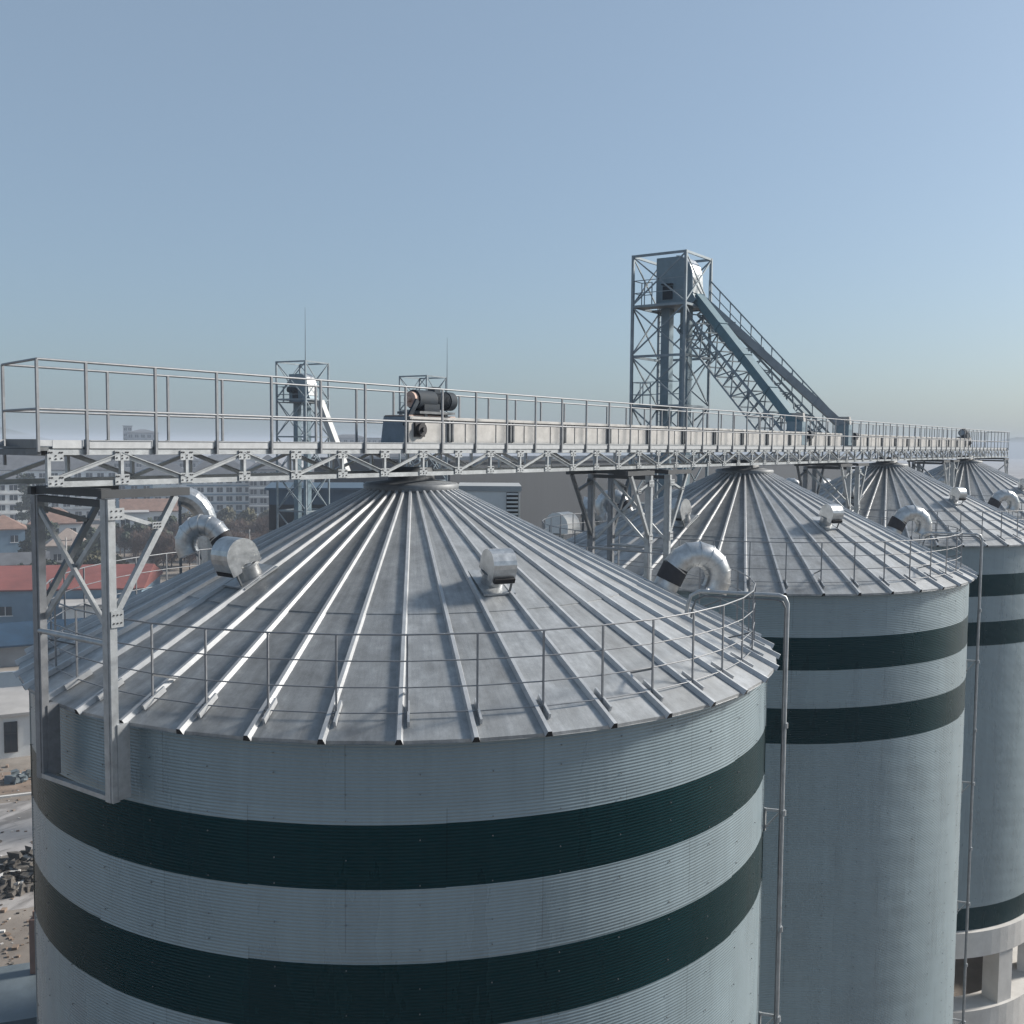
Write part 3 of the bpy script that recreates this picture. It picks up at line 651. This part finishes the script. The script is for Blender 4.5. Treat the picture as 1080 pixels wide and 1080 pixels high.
def bucket_elevator(cx, cy, top, label, rz=0, motor=True, sc=1.0):
    root = empty('bucket_elevator', (cx, cy, GZ), rz); T = top - GZ
    hh = 2.15 * sc
    for y in (.52 * sc, -.40 * sc):
        b = MB(); b.box((0, y, (T - hh) / 2), (.42 * sc, .40 * sc, T - hh)); 
        for z in range(2, int(T - hh), 3): b.box((0, y, z), (.48 * sc, .46 * sc, .06))
        b.build('leg', 'elev', root)
    pr = [(.85, 0), (.85, hh), (-.10, hh)]
    for i in range(1, 9): t = PI / 2 * (1 - i / 8); pr.append((-.10 - .75 * sc * math.cos(t), hh - .95 * sc + .95 * sc * math.sin(t)))
    pr += [(-.88, .55), (-1.05, .25), (-.75, 0)]
    b = MB(); b.prism(pr, (0, 0, T - hh), (0, 1, 0), (0, 0, 1), (-1, 0, 0), .95 * sc); b.build('head', 'elev', root)
    # curved bright hood over the throw side
    hp = []; hq = []
    for i in range(9):
        t = PI / 2 * (1 - i / 8)
        hp.append((-.10 - .80 * sc * math.cos(t), hh - .95 * sc + 1.0 * sc * math.sin(t))); hq.append((-.10 - .76 * sc * math.cos(t), hh - .95 * sc + .955 * sc * math.sin(t)))
    b = MB(); b.prism(hp + [(-.93, .55), (-.885, .55)] + hq[::-1], (0, 0, T - hh), (0, 1, 0), (0, 0, 1), (-1, 0, 0), 1.0 * sc); b.build('hood', 'duct', root)
    b = MB(); b.box((-.50 * sc, .28, T - hh + .62), (.08, .45, .55)); b.box((-.56 * sc, .28, T - hh + .98), (.2, .5, .05)); b.build('access_door', 'motor', root)
    if motor:
        b = MB(); b.tube((-.45 * sc, .35, T - hh * .55), (-1.15 * sc, .35, T - hh * .55), .2, 14); b.build('motor', 'motor', root)
    tag(root, label, 'bucket elevator', 'bucket elevators'); return root
TX, TY = 24.65, 6.45
tower(TX, TY, 2.5, 12.3, 2.15, 6, 'tallest lattice tower, rising behind the catwalk with two chutes coming off it', 0, 0, (10.12, 5.75))
bucket_elevator(TX + .15, TY - .25, 12.25, 'blue grey bucket elevator inside the tallest lattice tower', 0, False, 1.0)
t1 = P(320, 74); tower(t1.x, t1.y, 2.55, 9.75, 2.6, 4, 'left distant lattice tower with the taller lightning rod', R(8), 3.6, (6.9,))
bucket_elevator(t1.x, t1.y, 8.9, 'grey bucket elevator in the left distant lattice tower', R(8), True, .95)
t2 = P(446, 78); tower(t2.x, t2.y, 2.5, 9.15, 2.6, 4, 'distant lattice tower behind the navy motor of the near conveyor', R(4), 0, (6.6,))
b = MB(); q = P(471, 77); b.tube((q.x, q.y, GZ), (q.x, q.y, 7.5), .06, 8); b.tube((q.x, q.y, 7.5), (q.x, q.y, 12.0), .04, 6, .012); tag(b.build('lightning_rod', 'tower'), 'thin lightning mast just right of the second distant tower', 'lightning rod')

# chutes from the head of the elevator to the conveyors
def chute(A, Bp, wd, ht, label, m, gate_side=1):
    A, Bp = Vector(A), Vector(Bp); root = empty('grain_chute', Bp); I = -Bp
    b = MB(); b.bar(A + I, Bp + I, wd, ht)
    d = (Bp - A).normalized(); n = int((Bp - A).length / 1.6)
    for i in range(1, n): c = A + (Bp - A) * (i / n) + I; b.bar(c - d * .03, c + d * .03, wd + .07, ht + .07)
    b.build('spout', m, root)
    b = MB(); b.bar(Vector((.0, 0, .12)), Vector((0, 0, -.78)), .62, .60); b.build('inlet_box', 'elev', root)
    b = MB(); b.prism([(.02, .12), (.34, .12), (.34, -.1), (.12, .46), (-.1, .46)], (0, 0, 0), (1, 0, 0), (0, 0, 1), (0, 1, 0), .5); b.build('elbow', 'casing', root)
    b = MB(); b.tube((.35, -.33, -.35), (.75, -.33, -.35), .13, 14); b.box((.45, -.33, -.48), (.34, .22, .1)); b.build('gate_motor', 'motor', root)
    tag(root, label, 'chute', 'chutes between tower and catwalk'); return root
A1 = (TX + .10, TY - 1.2, 10.5); B1 = (22.75, 0, 4.95)
A2 = (TX + .55, TY - 1.25, 10.4); B2 = (28.5, 0, 4.95)
chute(A1, B1, .42, .36, 'wide teal chute sloping from the tallest tower to the catwalk, lower of the two', 'chute')
chute(A2, B2, .36, .32, 'grey chute ending farther right on the catwalk than the teal chute', 'chute2')
# lattice gallery under the teal chute
def gallery(A, Bp, drop, wd, label, rails, n=12):
    A, Bp = Vector(A), Vector(Bp); root = empty('chute_gallery', Bp); I = -Bp; d = (Bp - A).normalized(); sd_ = d.cross(Vector((0, 0, 1))).normalized()
    up_ = sd_.cross(d).normalized(); A0, B0 = A + I, Bp + I
    cs = {}
    for i, (s_, t_) in enumerate(((-1, 0), (1, 0), (-1, 1), (1, 1))):
        o = sd_ * (s_ * wd / 2) - up_ * (drop * t_) ; cs[(s_, t_)] = (A0 + o, B0 + o)
        b = MB(); b.bar(A0 + o, B0 + o, .08); b.build('chord', 'tower', root)
    lerp = lambda k, f: cs[k][0].lerp(cs[k][1], f)
    for i in range(n):
        f0, f1 = i / n, (i + 1) / n
        for s_ in (-1, 1):
            b = MB(); b.bar(lerp((s_, i % 2), f0), lerp((s_, 1 - i % 2), f1), .045); b.bar(lerp((s_, 0), f0), lerp((s_, 1), f0), .045); b.build('brace', 'tower', root)
        b = MB(); b.bar(lerp((-1, 1), f0), lerp((1, 1), f0), .06); b.bar(lerp((-1, 1), f0), lerp((1, 1), f1), .04); b.build('cross_bar', 'tower', root)
        b = MB(); b.bar(lerp((-1, 0), f0), lerp((1, 0), f0), .05); b.build('cross_bar', 'tower', root)
    if rails:
        for s_ in rails:
            o = Vector((0, 0, 1.05)) + sd_ * (s_ * wd / 2)
            b = MB(); b.bar(A0 + o, B0 + o, .05); b.bar(A0 + o * 1, A0 + sd_ * (s_ * wd / 2), .05); b.bar(A0 + o - Vector((0, 0, .45)), B0 + o - Vector((0, 0, .45)), .035)
            for i in range(0, n + 1): b.bar(A0.lerp(B0, i / n) + sd_ * (s_ * wd / 2), A0.lerp(B0, i / n) + o, .04)
            b.build('handrail', 'tower', root)
    tag(root, label, 'lattice gallery', 'lattice galleries carrying the chutes')
gallery((TX + .05, TY - 1.1, 9.75), (22.7, .15, 4.6), .85, .95, 'lattice gallery under the teal chute', ())
gallery((TX + .9, TY - 1.25, 10.2), (28.9, .75, 4.5), .45, .9, 'railed lattice gallery beside the grey chute', (1,))
# spout of the left distant elevator
q0, q1 = P(338, 73.4, 7.0), P(366, 72, 2.0); b = MB(); b.bar(q0, q1, .5, .4); tag(b.build('grain_chute', 'light_clad'), 'short pale chute sloping off the left distant tower', 'chute')

# ------------------------------------------------------------------ buildings behind
def facing(px): v = FW * FPX + RT * (px - 540); return math.atan2(v.y, v.x)
def building(name, px, d, wd, dp, ht, wall, roof, label, floors=0, bays=0, rz=None, roof_h=0, kind='hip', wsize=(1.5, 1.5), cat='building', group=None, band=None, eave=.4, base=GZ):
    p = P(px, d, base); rz = facing(px) - PI / 2 if rz is None else rz
    root = empty(name, p, rz); tag(root, label, cat, group)
    b = MB(); b.box((0, 0, ht / 2), (wd, dp, ht)); b.build('wall', wall, root)
    hx, hy = wd / 2 + eave, dp / 2 + eave
    if kind == 'hip':
        rx = max(hx - hy, .2); b = MB()
        b.add([(-hx, -hy, ht), (hx, -hy, ht), (hx, hy, ht), (-hx, hy, ht), (-rx, 0, ht + roof_h), (rx, 0, ht + roof_h), (-hx, -hy, ht - .25), (hx, -hy, ht - .25), (hx, hy, ht - .25), (-hx, hy, ht - .25)],
              [(0, 1, 5, 4), (1, 2, 5), (2, 3, 4, 5), (3, 0, 4), (6, 7, 1, 0), (7, 8, 2, 1), (8, 9, 3, 2), (9, 6, 0, 3), (9, 8, 7, 6)]); b.build('roof', roof, root)
    elif kind == 'gable':
        b = MB(); b.add([(-hx, -hy, ht), (hx, -hy, ht), (hx, hy, ht), (-hx, hy, ht), (-hx, 0, ht + roof_h), (hx, 0, ht + roof_h), (-hx, -hy, ht - .2), (hx, -hy, ht - .2), (hx, hy, ht - .2), (-hx, hy, ht - .2)],
                        [(0, 1, 5, 4), (2, 3, 4, 5), (1, 2, 5), (3, 0, 4), (6, 7, 1, 0), (7, 8, 2, 1), (8, 9, 3, 2), (9, 6, 0, 3), (9, 8, 7, 6)]); b.build('roof', roof, root)
    else:
        b = MB(); b.box((0, 0, ht + .12), (wd + 2 * eave, dp + 2 * eave, .24)); b.build('roof', roof, root)
    if floors:
        wm = MB(); wm.box((0, -.03, 0), (wsize[0], .06, wsize[1])); wm.box((0, -.065, 0), (.08, .03, wsize[1]), 0, 1); wm.box((0, -.05, -wsize[1] / 2 - .06), (wsize[0] + .3, .14, .12), 0, 1)
        wme = wm.mesh('window', ['glass', 'white_wall']); fh = (ht - .6) / floors; k = 0
        for f in range(floors):
            for i in range(bays):
                if k >= 96: break
                k += 1; link('window', wme, root, (-wd / 2 + wd * (i + .5) / bays, -dp / 2 - .002, .3 + fh * (f + .52)))
        if band:
            for f in range(1, floors):
                b = MB(); b.box((0, -dp / 2 - .16, .3 + fh * f), (wd * .98, .3, .5)); b.build('balcony_band', band, root)
    return root
APG = 'apartment blocks beyond the trees'
building('apartment_building', -12, 322, 22, 12, 14.5, 'white_wall', 'roof_grey', 'white five storey block with grey roof at the left edge', 5, 7, None, 2.5, 'hip', (2.0, 1.5), 'apartment block', APG, 'white_wall')
building('apartment_building', 52, 372, 42, 13, 16.5, 'white_wall', 'roof_grey', 'long pale block with dark hipped roof behind the left steel frame', 5, 12, None, 5.5, 'hip', (2, 1.5), 'apartment block', APG, 'grey_wall')
building('apartment_building', 142, 350, 11, 12, 13, 'blue_wall', 'roof_flat', 'blue fronted block below the catwalk\'s near end', 4, 3, None, 0, 'flat', (1.8, 1.4), 'apartment block', APG)
building('apartment_building', 178, 356, 16, 12, 14.5, 'white_wall', 'roof_grey', 'white block with grey hipped roof right of the blue fronted block', 5, 5, None, 4.5, 'hip', (1.8, 1.5), 'apartment block', APG, 'white_wall')
building('apartment_building', 232, 352, 21, 12, 15.0, 'white_wall', 'roof_grey', 'white block with rows of balconies left of the dark blue warehouse', 5, 7, None, 5, 'hip', (1.9, 1.5), 'apartment block', APG, 'blue_wall')
building('apartment_building', 283, 340, 12, 12, 17.5, 'grey_wall', 'roof_grey', 'tall grey block with framed windows behind the dark blue warehouse', 6, 4, None, 4.5, 'hip', (1.9, 1.6), 'apartment block', APG, 'white_wall')
building('apartment_building', 130, 460, 60, 14, 18, 'grey_wall', 'roof_grey', 'long grey block farther back under a dark roof', 5, 14, None, 6, 'hip', (2, 1.5), 'apartment block', APG)
building('apartment_building', 395, 420, 46, 14, 17, 'grey_wall', 'roof_grey', 'hazy grey block seen right of the left distant tower', 5, 10, None, 5, 'hip', (2, 1.5), 'apartment block', APG)
SK = 'hazy blocks on the skyline'
building('office_building', 112, 640, 20, 14, 26, 'grey_wall', 'roof_grey', 'low hazy block on the skyline left of the thin tower block', 7, 6, None, 0, 'flat', (2, 1.8), 'building', SK)
building('office_building', 136, 660, 5, 8, 35, 'grey_wall', 'roof_grey', 'thin hazy tower block on the skyline', 10, 2, None, 0, 'flat', (1.6, 1.8), 'building', SK)
building('office_building', 152, 640, 17, 14, 31, 'grey_wall', 'roof_grey', 'wide hazy block on the skyline right of the thin tower block', 8, 5, None, 2, 'hip', (2, 1.8), 'building', SK)
building('office_building', 368, 620, 22, 14, 29, 'grey_wall', 'roof_grey', 'hazy flat block on the skyline right of the left distant tower', 7, 6, None, 2, 'hip', (2, 1.8), 'building', SK)
building('office_building', 398, 640, 14, 14, 29, 'grey_wall', 'roof_grey', 'smallest hazy block on the skyline, left of the near conveyor', 7, 4, None, 0, 'flat', (2, 1.8), 'building', SK)
rh = random.Random(11)
for i in range(34):
    building('house', rh.uniform(-30, 410), rh.uniform(430, 780), rh.uniform(12, 34), 11, rh.uniform(6, 17), rh.choice(('white_wall', 'grey_wall', 'light_clad')), rh.choice(('roof_grey', 'roof_grey', 'roof_brown')), 'low hazy building among many in the far town under the catwalk', 0, 0, facing(200) - PI / 2 + rh.uniform(-.5, .5), rh.uniform(2, 4), rh.choice(('hip', 'gable')), (1, 1), 'building', 'far town buildings')
HG = 'village houses behind the red roofed hall'
building('house', 58, 262, 11, 9, 7, 'white_wall', 'roof_brown', 'house with broad brown roof behind the left steel frame', 2, 3, None, 3.4, 'hip', (1.5, 1.3), 'house', HG)
building('house', 71, 228, 8, 8, 5, 'grey_wall', 'roof_tan', 'small house with pointed tan roof behind the left steel frame', 1, 2, None, 3.2, 'hip', (1.4, 1.3), 'house', HG)
building('house', 3, 236, 8, 8, 8, 'blue_wall', 'roof_brown', 'blue walled house at the left edge above the red roof', 2, 2, None, 2.6, 'hip', (1.4, 1.4), 'house', HG)
building('house', 132, 262, 10, 8, 9, 'white_wall', 'roof_flat', 'white flat roofed house between the left frame\'s struts', 2, 3, None, 0, 'flat', (2, 1.6), 'house', HG)
building('house', 158, 285, 14, 8, 8, 'white_wall', 'roof_brown', 'house with dull purple brown roof right of the left frame', 2, 4, None, 3, 'gable', (1.6, 1.3), 'house', HG)
building('house', 20, 205, 9, 8, 4, 'grey_wall', 'roof_grey', 'low grey roofed house just above the red roof', 1, 3, None, 1.8, 'gable', (1.3, 1.2), 'house', HG)
b = MB(); p = P(19, 196); rz = facing(19); b.add([Vector((p.x, p.y, GZ)) + Vector((math.sin(rz) * u, -math.cos(rz) * u, 0)) + Vector((math.cos(rz) * v, math.sin(rz) * v, 0)) + Vector((0, 0, z)) for u, v, z in ((-2.2, 0, 2.6), (2.0, 0, 2.6), (2.0, 1.6, 3.9), (-2.2, 1.6, 3.9), (-2.2, 0, 2.5), (2, 0, 2.5), (2, 1.6, 3.8), (-2.2, 1.6, 3.8))], [(0, 1, 2, 3), (7, 6, 5, 4), (0, 4, 5, 1), (1, 5, 6, 2), (2, 6, 7, 3), (3, 7, 4, 0)])
for u in (-2, 1.8): b.bar((p.x + math.sin(rz) * u, p.y - math.cos(rz) * u, GZ), (p.x + math.sin(rz) * u, p.y - math.cos(rz) * u, GZ + 2.6), .1)
tag(b.build('awning', 'orange'), 'bright orange awning just above the red roof at left', 'awning')
# halls close to the silos on the left
h1 = building('red_roof_hall', 42, 160, 30, 17, 6.0, 'blue_wall', 'roof_red', 'long hall with red sheet roof and pale blue wall left of the nearest silo', 1, 6, facing(42) - PI / 2 - R(14), 2.3, 'gable', (1.6, 1.2), 'hall')
building('shed', 8, 134, 16, 8, 2.6, 'grey_wall', 'roof_blue', 'low shed with dark blue sheet roof below the red roofed hall', 0, 0, None, 1.9, 'gable', (1, 1), 'shed', None, None, .8)
building('annex', 116, 150, 12, 12, 4.4, 'white_wall', 'roof_flat', 'white flat roofed annex at the right end of the red roofed hall', 1, 3, None, 0, 'flat', (1.4, 1.2), 'annex')
b = MB(); b.bar(P(-90, 118, GZ + .95), P(150, 118, GZ + .95), .25, 1.9); b.bar(P(-90, 118, GZ + 1.95), P(150, 118, GZ + 1.95), .35, .1)
for i in range(9): c = P(-80 + i * 27, 117.8, GZ + .97); b.box(c, (.3, .3, 1.98))
tag(b.build('boundary_wall', 'white_wall'), 'low white boundary wall beyond the yard at left', 'wall')
hs = building('white_house', 4, 97, 9.6, 9.5, 3.5, 'white_wall', 'roof_flat', 'small white house with flat grey roof and tall window at the left edge', 0, 0, None, 0, 'flat', (1, 1), 'house', None, None, .3)
for x in (-3.2, .1, 2.6):
    f = MB(); wd_, hh = (.95, 2.5) if x == .1 else (1.7, 1.5); zc = 1.75 if x == .1 else 2.15
    f.box((x, -4.79, zc), (wd_, .06, hh)); fo = f.build('window', 'glass', hs)
    q = MB()
    for dx in (-wd_ / 2, 0, wd_ / 2): q.box((x + dx, -4.83, zc), (.06, .06, hh))
    for dz in (-hh / 2, .3, hh / 2): q.box((x, -4.84, zc + dz), (wd_ + .06, .05, .06))
    q.build('frame', 'bolt', fo)
# dark industrial buildings behind the silos
wb = building('warehouse', 335, 112, 9.6, 14, 21.3, 'clad', 'clad_blue', 'dark blue warehouse behind the nearest silo\'s roof, left of its peak', 0, 0, None, 0, 'flat', (1, 1), 'warehouse')
b = MB(); b.box((0, -7.06, 20.6), (9.5, .1, 1.5)); b.build('fascia', 'clad_blue', wb)
for i in range(5):
    b = MB(); b.box((-3.6 + 1.8 * i, -7.05, 18.6), (1.1, .1, 1.3)); b.build('window', 'glass', wb)
b = MB(); b.box((-1.5, -7.2, 17.2), (6.5, .5, .2)); b.build('ledge', 'galv_dark', wb)
sr = MB(); c = P(349, 104); rz = facing(349) - PI / 2
sroot = empty('stair_roof', (c.x, c.y, GZ), rz); tag(sroot, 'stepped dark annex with ledges in front of the blue warehouse', 'annex')
sr.box((0, 0, 8.3), (6.5, 6, 16.6)); sr.build('wall', 'clad', sroot)
for i in range(5):
    q = MB(); q.box((0, -3.1, 12.5 + i * .95), (6.6, .4, .18)); q.build('ledge', 'galv_dark', sroot)
q = MB(); q.prism([(1.1 * math.cos(PI * i / 10), 1.1 * math.sin(PI * i / 10)) for i in range(11)], (1.9, -1.2, 16.6), (1, 0, 0), (0, 0, 1), (0, 1, 0), 1.6, 0, True); q.build('roof_dome', 'roof_tan', sroot)
q = MB(); q.box((2.3, -3.2, 15.6), (1.4, .5, .2)); q.build('white_sill', 'white_wall', sroot)
wh = empty('storage_hall', (98.0, 78.0, GZ), R(-4)); tag(wh, 'long dark clad storage hall filling the gaps behind the silos', 'storage hall')
b = MB(); b.box((75, 15, 11.7), (150, 30, 23.4)); b.build('wall', 'clad', wh)
b = MB(); b.box((75, 15, 23.55), (150.8, 30.8, .3)); b.build('roof', 'clad', wh)
b = MB(); b.box((75, -.07, 22.2), (149, .14, .5)); b.build('band', 'galv_dark', wh)
lb = building('switch_house', 516, 50, 2.9, 4, 23.9, 'white_wall', 'light_clad', 'light grey block with a louvred strip behind the nearest silo', 0, 0, None, 0, 'flat', (1, 1), 'building', None, None, .06)
b = MB(); b.box((1.08, -2.03, 22.9), (.56, .05, 1.9)); lv = b.build('louvre', 'black', lb)
for i in range(10):
    b = MB(); b.box((1.08, -2.1, 22.06 + i * .19), (.54, .1, .09)); b.build('slat', 'white_wall', lv)
# ducts behind the roofs
def duct(px, d, ztop, sc, label, lean=1):
    p = P(px, d, GZ); root = empty('exhaust_duct', p, facing(px) - PI / 2); T = ztop - GZ
    pts = [(0.9 * sc * lean, 0, 0), (0.9 * sc * lean, 0, T - 2.0 * sc)]
    for i in range(1, 7): t = PI / 2 * i / 6; pts.append((lean * (-.35 + 1.25 * math.cos(t)) * sc, 0, T - 2.0 * sc + 1.5 * sc * math.sin(t)))
    b = MB(); b.path(pts, .5 * sc, 14, smooth=False)
    b.build('pipe', 'duct', root)
    b = MB(); b.bar((-.3 * sc * lean, -.3, 0), (-.3 * sc * lean, -.3, T - .3), .1)
    for i in range(6): b.bar((-.3 * sc * lean, -.3, T - 2 - i * 2.2), (.9 * sc * lean, -.3, T - 3 - i * 2.2), .06)
    b.build('support_post', 'galv_dark', root); tag(root, label, 'duct', 'segmented ducts behind the silo roofs')
duct(197, 40, 2.5, .8, 'segmented duct elbow behind the nearest silo\'s left roof vent')
duct(622, 44, 1.9, .95, 'segmented duct elbow between the first and second silo')
p = P(594, 43); root = empty('vent_hood', p, facing(594) - PI / 2 - R(35)); b = MB()
T = .85 - GZ; pr = [(-.75, -1.1), (-.45, -1.1), (-.2, -.45), (.55, -.45)] + [(.62 * math.cos(PI * i / 10) - .05, .62 * math.sin(PI * i / 10) - .2) for i in range(11)]
b.prism(pr, (0, 0, T), (1, 0, 0), (0, 0, 1), (0, 1, 0), .9, 0); b.build('hood', 'white_wall', root); b = MB(); b.tube((-.5, 0, 0), (-.5, 0, T - 1), .25, 12); b.build('pipe', 'galv', root)
tag(root, 'pale rounded vent hood behind the nearest silo\'s right roof edge', 'vent hood')

# ------------------------------------------------------------------ yard things at the lower left
def rubble(name, px, d, rx, ry, h, m, label, cat, n=140, seed=1):
    rnd = random.Random(seed); b = MB(); c = P(px, d)
    for i in range(n):
        a = rnd.random() * 2 * PI; q = math.sqrt(rnd.random()); x, y = rx * q * math.cos(a), ry * q * math.sin(a); z = h * (1 - q * q) * rnd.random()
        s_ = .25 + .5 * rnd.random(); n0 = len(b.v); s_ *= .8; b.box((c.x + x, c.y + y, GZ + z + .1), (s_, s_ * rnd.uniform(.4, 1), s_ * rnd.uniform(.3, .9)), rnd.random() * 3, 0 if rnd.random() < .85 else 1)
        b.v[n0:] = [(p[0] + rnd.uniform(-.3, .3) * s_, p[1] + rnd.uniform(-.3, .3) * s_, p[2] + rnd.uniform(-.25, .3) * s_) for p in b.v[n0:]]
    return tag(b.build(name, [m, 'concrete']), label, cat)
rubble('rubble_heap', 20, 66.0, 3.4, 1.8, 1.5, 'rubble', 'dark rubble heap at the foot of the yard left of the nearest silo', 'rubble', 520, 3)
rubble('scrap_heap', 16, 85.8, 1.1, .7, .7, 'sheet', 'small pale scrap heap lying on the brown dirt strip', 'scrap', 26, 5)
sl_ = MB(); c = P(5, 50); 
sl_.box((c.x, c.y, GZ + .6), (5.2, 7.5, 1.2), R(55)); tag(sl_.build('concrete_platform', 'sheet'), 'pale blue grey platform with shade put into its colour at the lower left corner', 'platform')
pb = MB(); c = P(29, 51.5); pb.box((c.x, c.y, GZ + 1.9), (.55, .55, 3.8), R(40)); pb.box((c.x, c.y, GZ + 3.9), (.3, .3, .5), R(40)); tag(pb.build('gate_post', 'roof_brown'), 'short brown post beside the pale platform at lower left', 'post')
tr = random.Random(4)
# small litter strewn over the yard, beyond counting
db = MB()
for i in range(300):
    c = P(tr.uniform(-60, 60), tr.choice([tr.uniform(55, 62), tr.uniform(62, 82), tr.uniform(83, 90)])); q = tr.uniform(.04, .2) * (2.0 if tr.random() < .06 else 1)
    db.box((c.x, c.y, GZ + q * .2), (q, q * tr.uniform(.2, 1), q * tr.uniform(.2, .7)), tr.random() * 3, tr.choice((0, 0, 1, 2, 3)))
tag(db.build('litter', ['dirt', 'concrete', 'rubble', 'timber']), kind='stuff')
TG = 'planks stacked at the lower left'
for i in range(10):
    b = MB(); c = P(20, 47.6 - i * .30); dv = Vector((RT.x, RT.y, 0)).normalized(); f_ = Vector((FW.x, FW.y, 0)).normalized(); dv = (dv * .95 + f_ * .35).normalized()
    z = GZ + .12 + .05 * (i % 3)
    b.bar(Vector((c.x, c.y, z)) - dv * 1.3, Vector((c.x, c.y, z)) + dv * 1.7, .16, .14); tag(b.build('plank', 'timber'), 'weathered plank in the stack beside the nearest silo\'s foot', 'plank', TG)
# ------------------------------------------------------------------ trees and poles
def tree_mesh(seed, h, rad, m, n, leaf, squash=1.0, bare=False):
    rnd = random.Random(seed); t = MB(); t.tube((0, 0, 0), (0, 0, h * .35), .16, 7, .12); t.tube((0, 0, h * .35), (.1, 0, h * .9), .12, 6, .02)
    for i in range(9):
        a = rnd.random() * 6.28; z = h * rnd.uniform(.25, .75); l_ = rad * rnd.uniform(.5, .9)
        t.tube((0, 0, z), (l_ * math.cos(a), l_ * math.sin(a), z + l_ * rnd.uniform(.4, 1.0)), .06, 5, .012)
    c = MB(); clumps = [(rnd.gauss(0, .42) * rad, rnd.gauss(0, .42) * rad, h * rnd.uniform(.32, .95), rad * rnd.uniform(.25, .48)) for _ in range(17)]
    for i in range(n):
        x, y, z, r = rnd.choice(clumps); v = Vector((rnd.gauss(0, 1), rnd.gauss(0, 1), rnd.gauss(0, 1))).normalized() * r * rnd.random() ** .4
        p = Vector((x, y, z * squash)) + v
        a = Vector((rnd.gauss(0, 1), rnd.gauss(0, 1), rnd.gauss(0, 1))).normalized(); bb = a.orthogonal().normalized()
        if bare: a = (a + Vector((0, 0, .8))).normalized(); c.add([p - a * leaf * 2.2 - bb * .03, p - a * leaf * 2.2 + bb * .03, p + a * leaf * 2.2 + bb * .015, p + a * leaf * 2.2 - bb * .015], [(0, 1, 2, 3)])
        else: c.add([p - a * leaf - bb * leaf * .55, p + a * leaf * .2 - bb * leaf * .9, p + a * leaf + bb * leaf * .2, p - a * leaf * .1 + bb * leaf * .8], [(0, 1, 2, 3)])
    return t.mesh('trunk', 'bark'), c.mesh('crown', m)
kinds = [(tree_mesh(1, 8, 3.0, 'leaf_dark', 1500, .42), 'dark evergreen tree'), (tree_mesh(2, 6, 3.0, 'leaf_olive', 1300, .38), 'olive green bushy tree'),
         (tree_mesh(3, 6.5, 3.2, 'leaf_brown', 2300, .34, 1, True), 'bare reddish brown tree'), (tree_mesh(4, 16, 3.2, 'leaf_dark', 1500, .34), 'tall thin leafed tree')]
def tree(kind, px, d, sc, label, group='trees behind the left steel frame'):
    (tm, cm), _ = kinds[kind]; root = empty('tree', P(px, d), random.random() * 6); root.scale = (sc, sc, sc * random.uniform(.9, 1.1))
    link('trunk', tm, root); link('crown', cm, root); tag(root, label, 'tree', group)
tree(3, 30, 300, 1.15, 'tall thin leafed tree in front of the white block at the left edge')
tree(3, 40, 296, 1.0, 'tall thin leafed tree beside the left frame\'s far column')
for i, (px, d, s_) in enumerate([(126, 250, .9), (140, 240, .95), (152, 262, .9), (166, 236, .9), (181, 255, .95), (196, 240, .9)]): tree(0, px, d, s_, 'dark tree right of the left frame, below the white blocks', 'dark trees below the white blocks')
DK = 'dark evergreen tree in the belt above the red roof'
for i, (px, d, s_) in enumerate([(22, 240, .9), (34, 222, .8), (46, 250, 1.0), (88, 215, .85), (97, 230, 1.0), (28, 188, .6), (44, 192, .65), (84, 196, .7)]): tree(0, px, d, s_, DK, 'dark evergreen trees above the red roof')
OL = 'olive bushy tree between the red roof and the houses'
for i, (px, d, s_) in enumerate([(54, 200, .8), (64, 196, .75), (76, 198, .8), (98, 192, .95), (106, 202, .9), (118, 196, .85)]): tree(1, px, d, s_, OL, 'olive trees above the red roof')
BR = 'bare reddish brown tree below the apartment blocks, left of the nearest silo\'s roof'
for i in range(26):
    tree(2, 132 + i * 6.3 + random.uniform(-3, 3), random.uniform(205, 275), random.uniform(.8, 1.15), BR, 'bare trees below the apartment blocks')
for i in range(8): tree(1, 128 + i * 22, 300 + (i % 3) * 9, 1.0, 'small green tree at the foot of the apartment blocks', 'green trees at the apartment blocks')
PLB = ['utility pole left of the nearest silo\'s roof, tallest of the row', 'utility pole in front of the bare trees', 'utility pole behind the left frame\'s cross braces', 'utility pole nearest the dark blue warehouse']
for (px, d, h), lb_ in zip([(229, 190, 11.5), (263, 200, 9.5), (69, 185, 10), (288, 210, 9)], PLB):
    p = P(px, d); root = empty('utility_pole', p, facing(px)); b = MB(); b.tube((0, 0, 0), (0, 0, h), .16, 8, .1); b.build('pole', 'concrete', root)
    b = MB(); b.bar((0, -.9, h - .5), (0, .9, h - .5), .1, .1)
    for y in (-.8, 0, .8): b.tube((0, y, h - .45), (0, y, h - .2), .05, 6)
    b.build('crossarm', 'galv_dark', root); tag(root, lb_, 'utility pole', 'utility poles')

# ------------------------------------------------------------------ haze
if HAZE > 0:
    hz = MB(); hz.box((0, 0, (GZ - 1 + 16) / 2), (2 * L + 200, 2 * L + 200, 16 - GZ + 1))
    m = bpy.data.materials.new('pale air'); m.use_nodes = True; n = m.node_tree.nodes
    n.remove(n['Principled BSDF']); pv = n.new('ShaderNodeVolumePrincipled'); pv.inputs['Color'].default_value = (.66, .74, .86, 1); pv.inputs['Density'].default_value = HAZE
    m.node_tree.links.new(pv.outputs[0], n['Material Output'].inputs['Volume'])
    tag(hz.build('haze', m), kind='stuff')
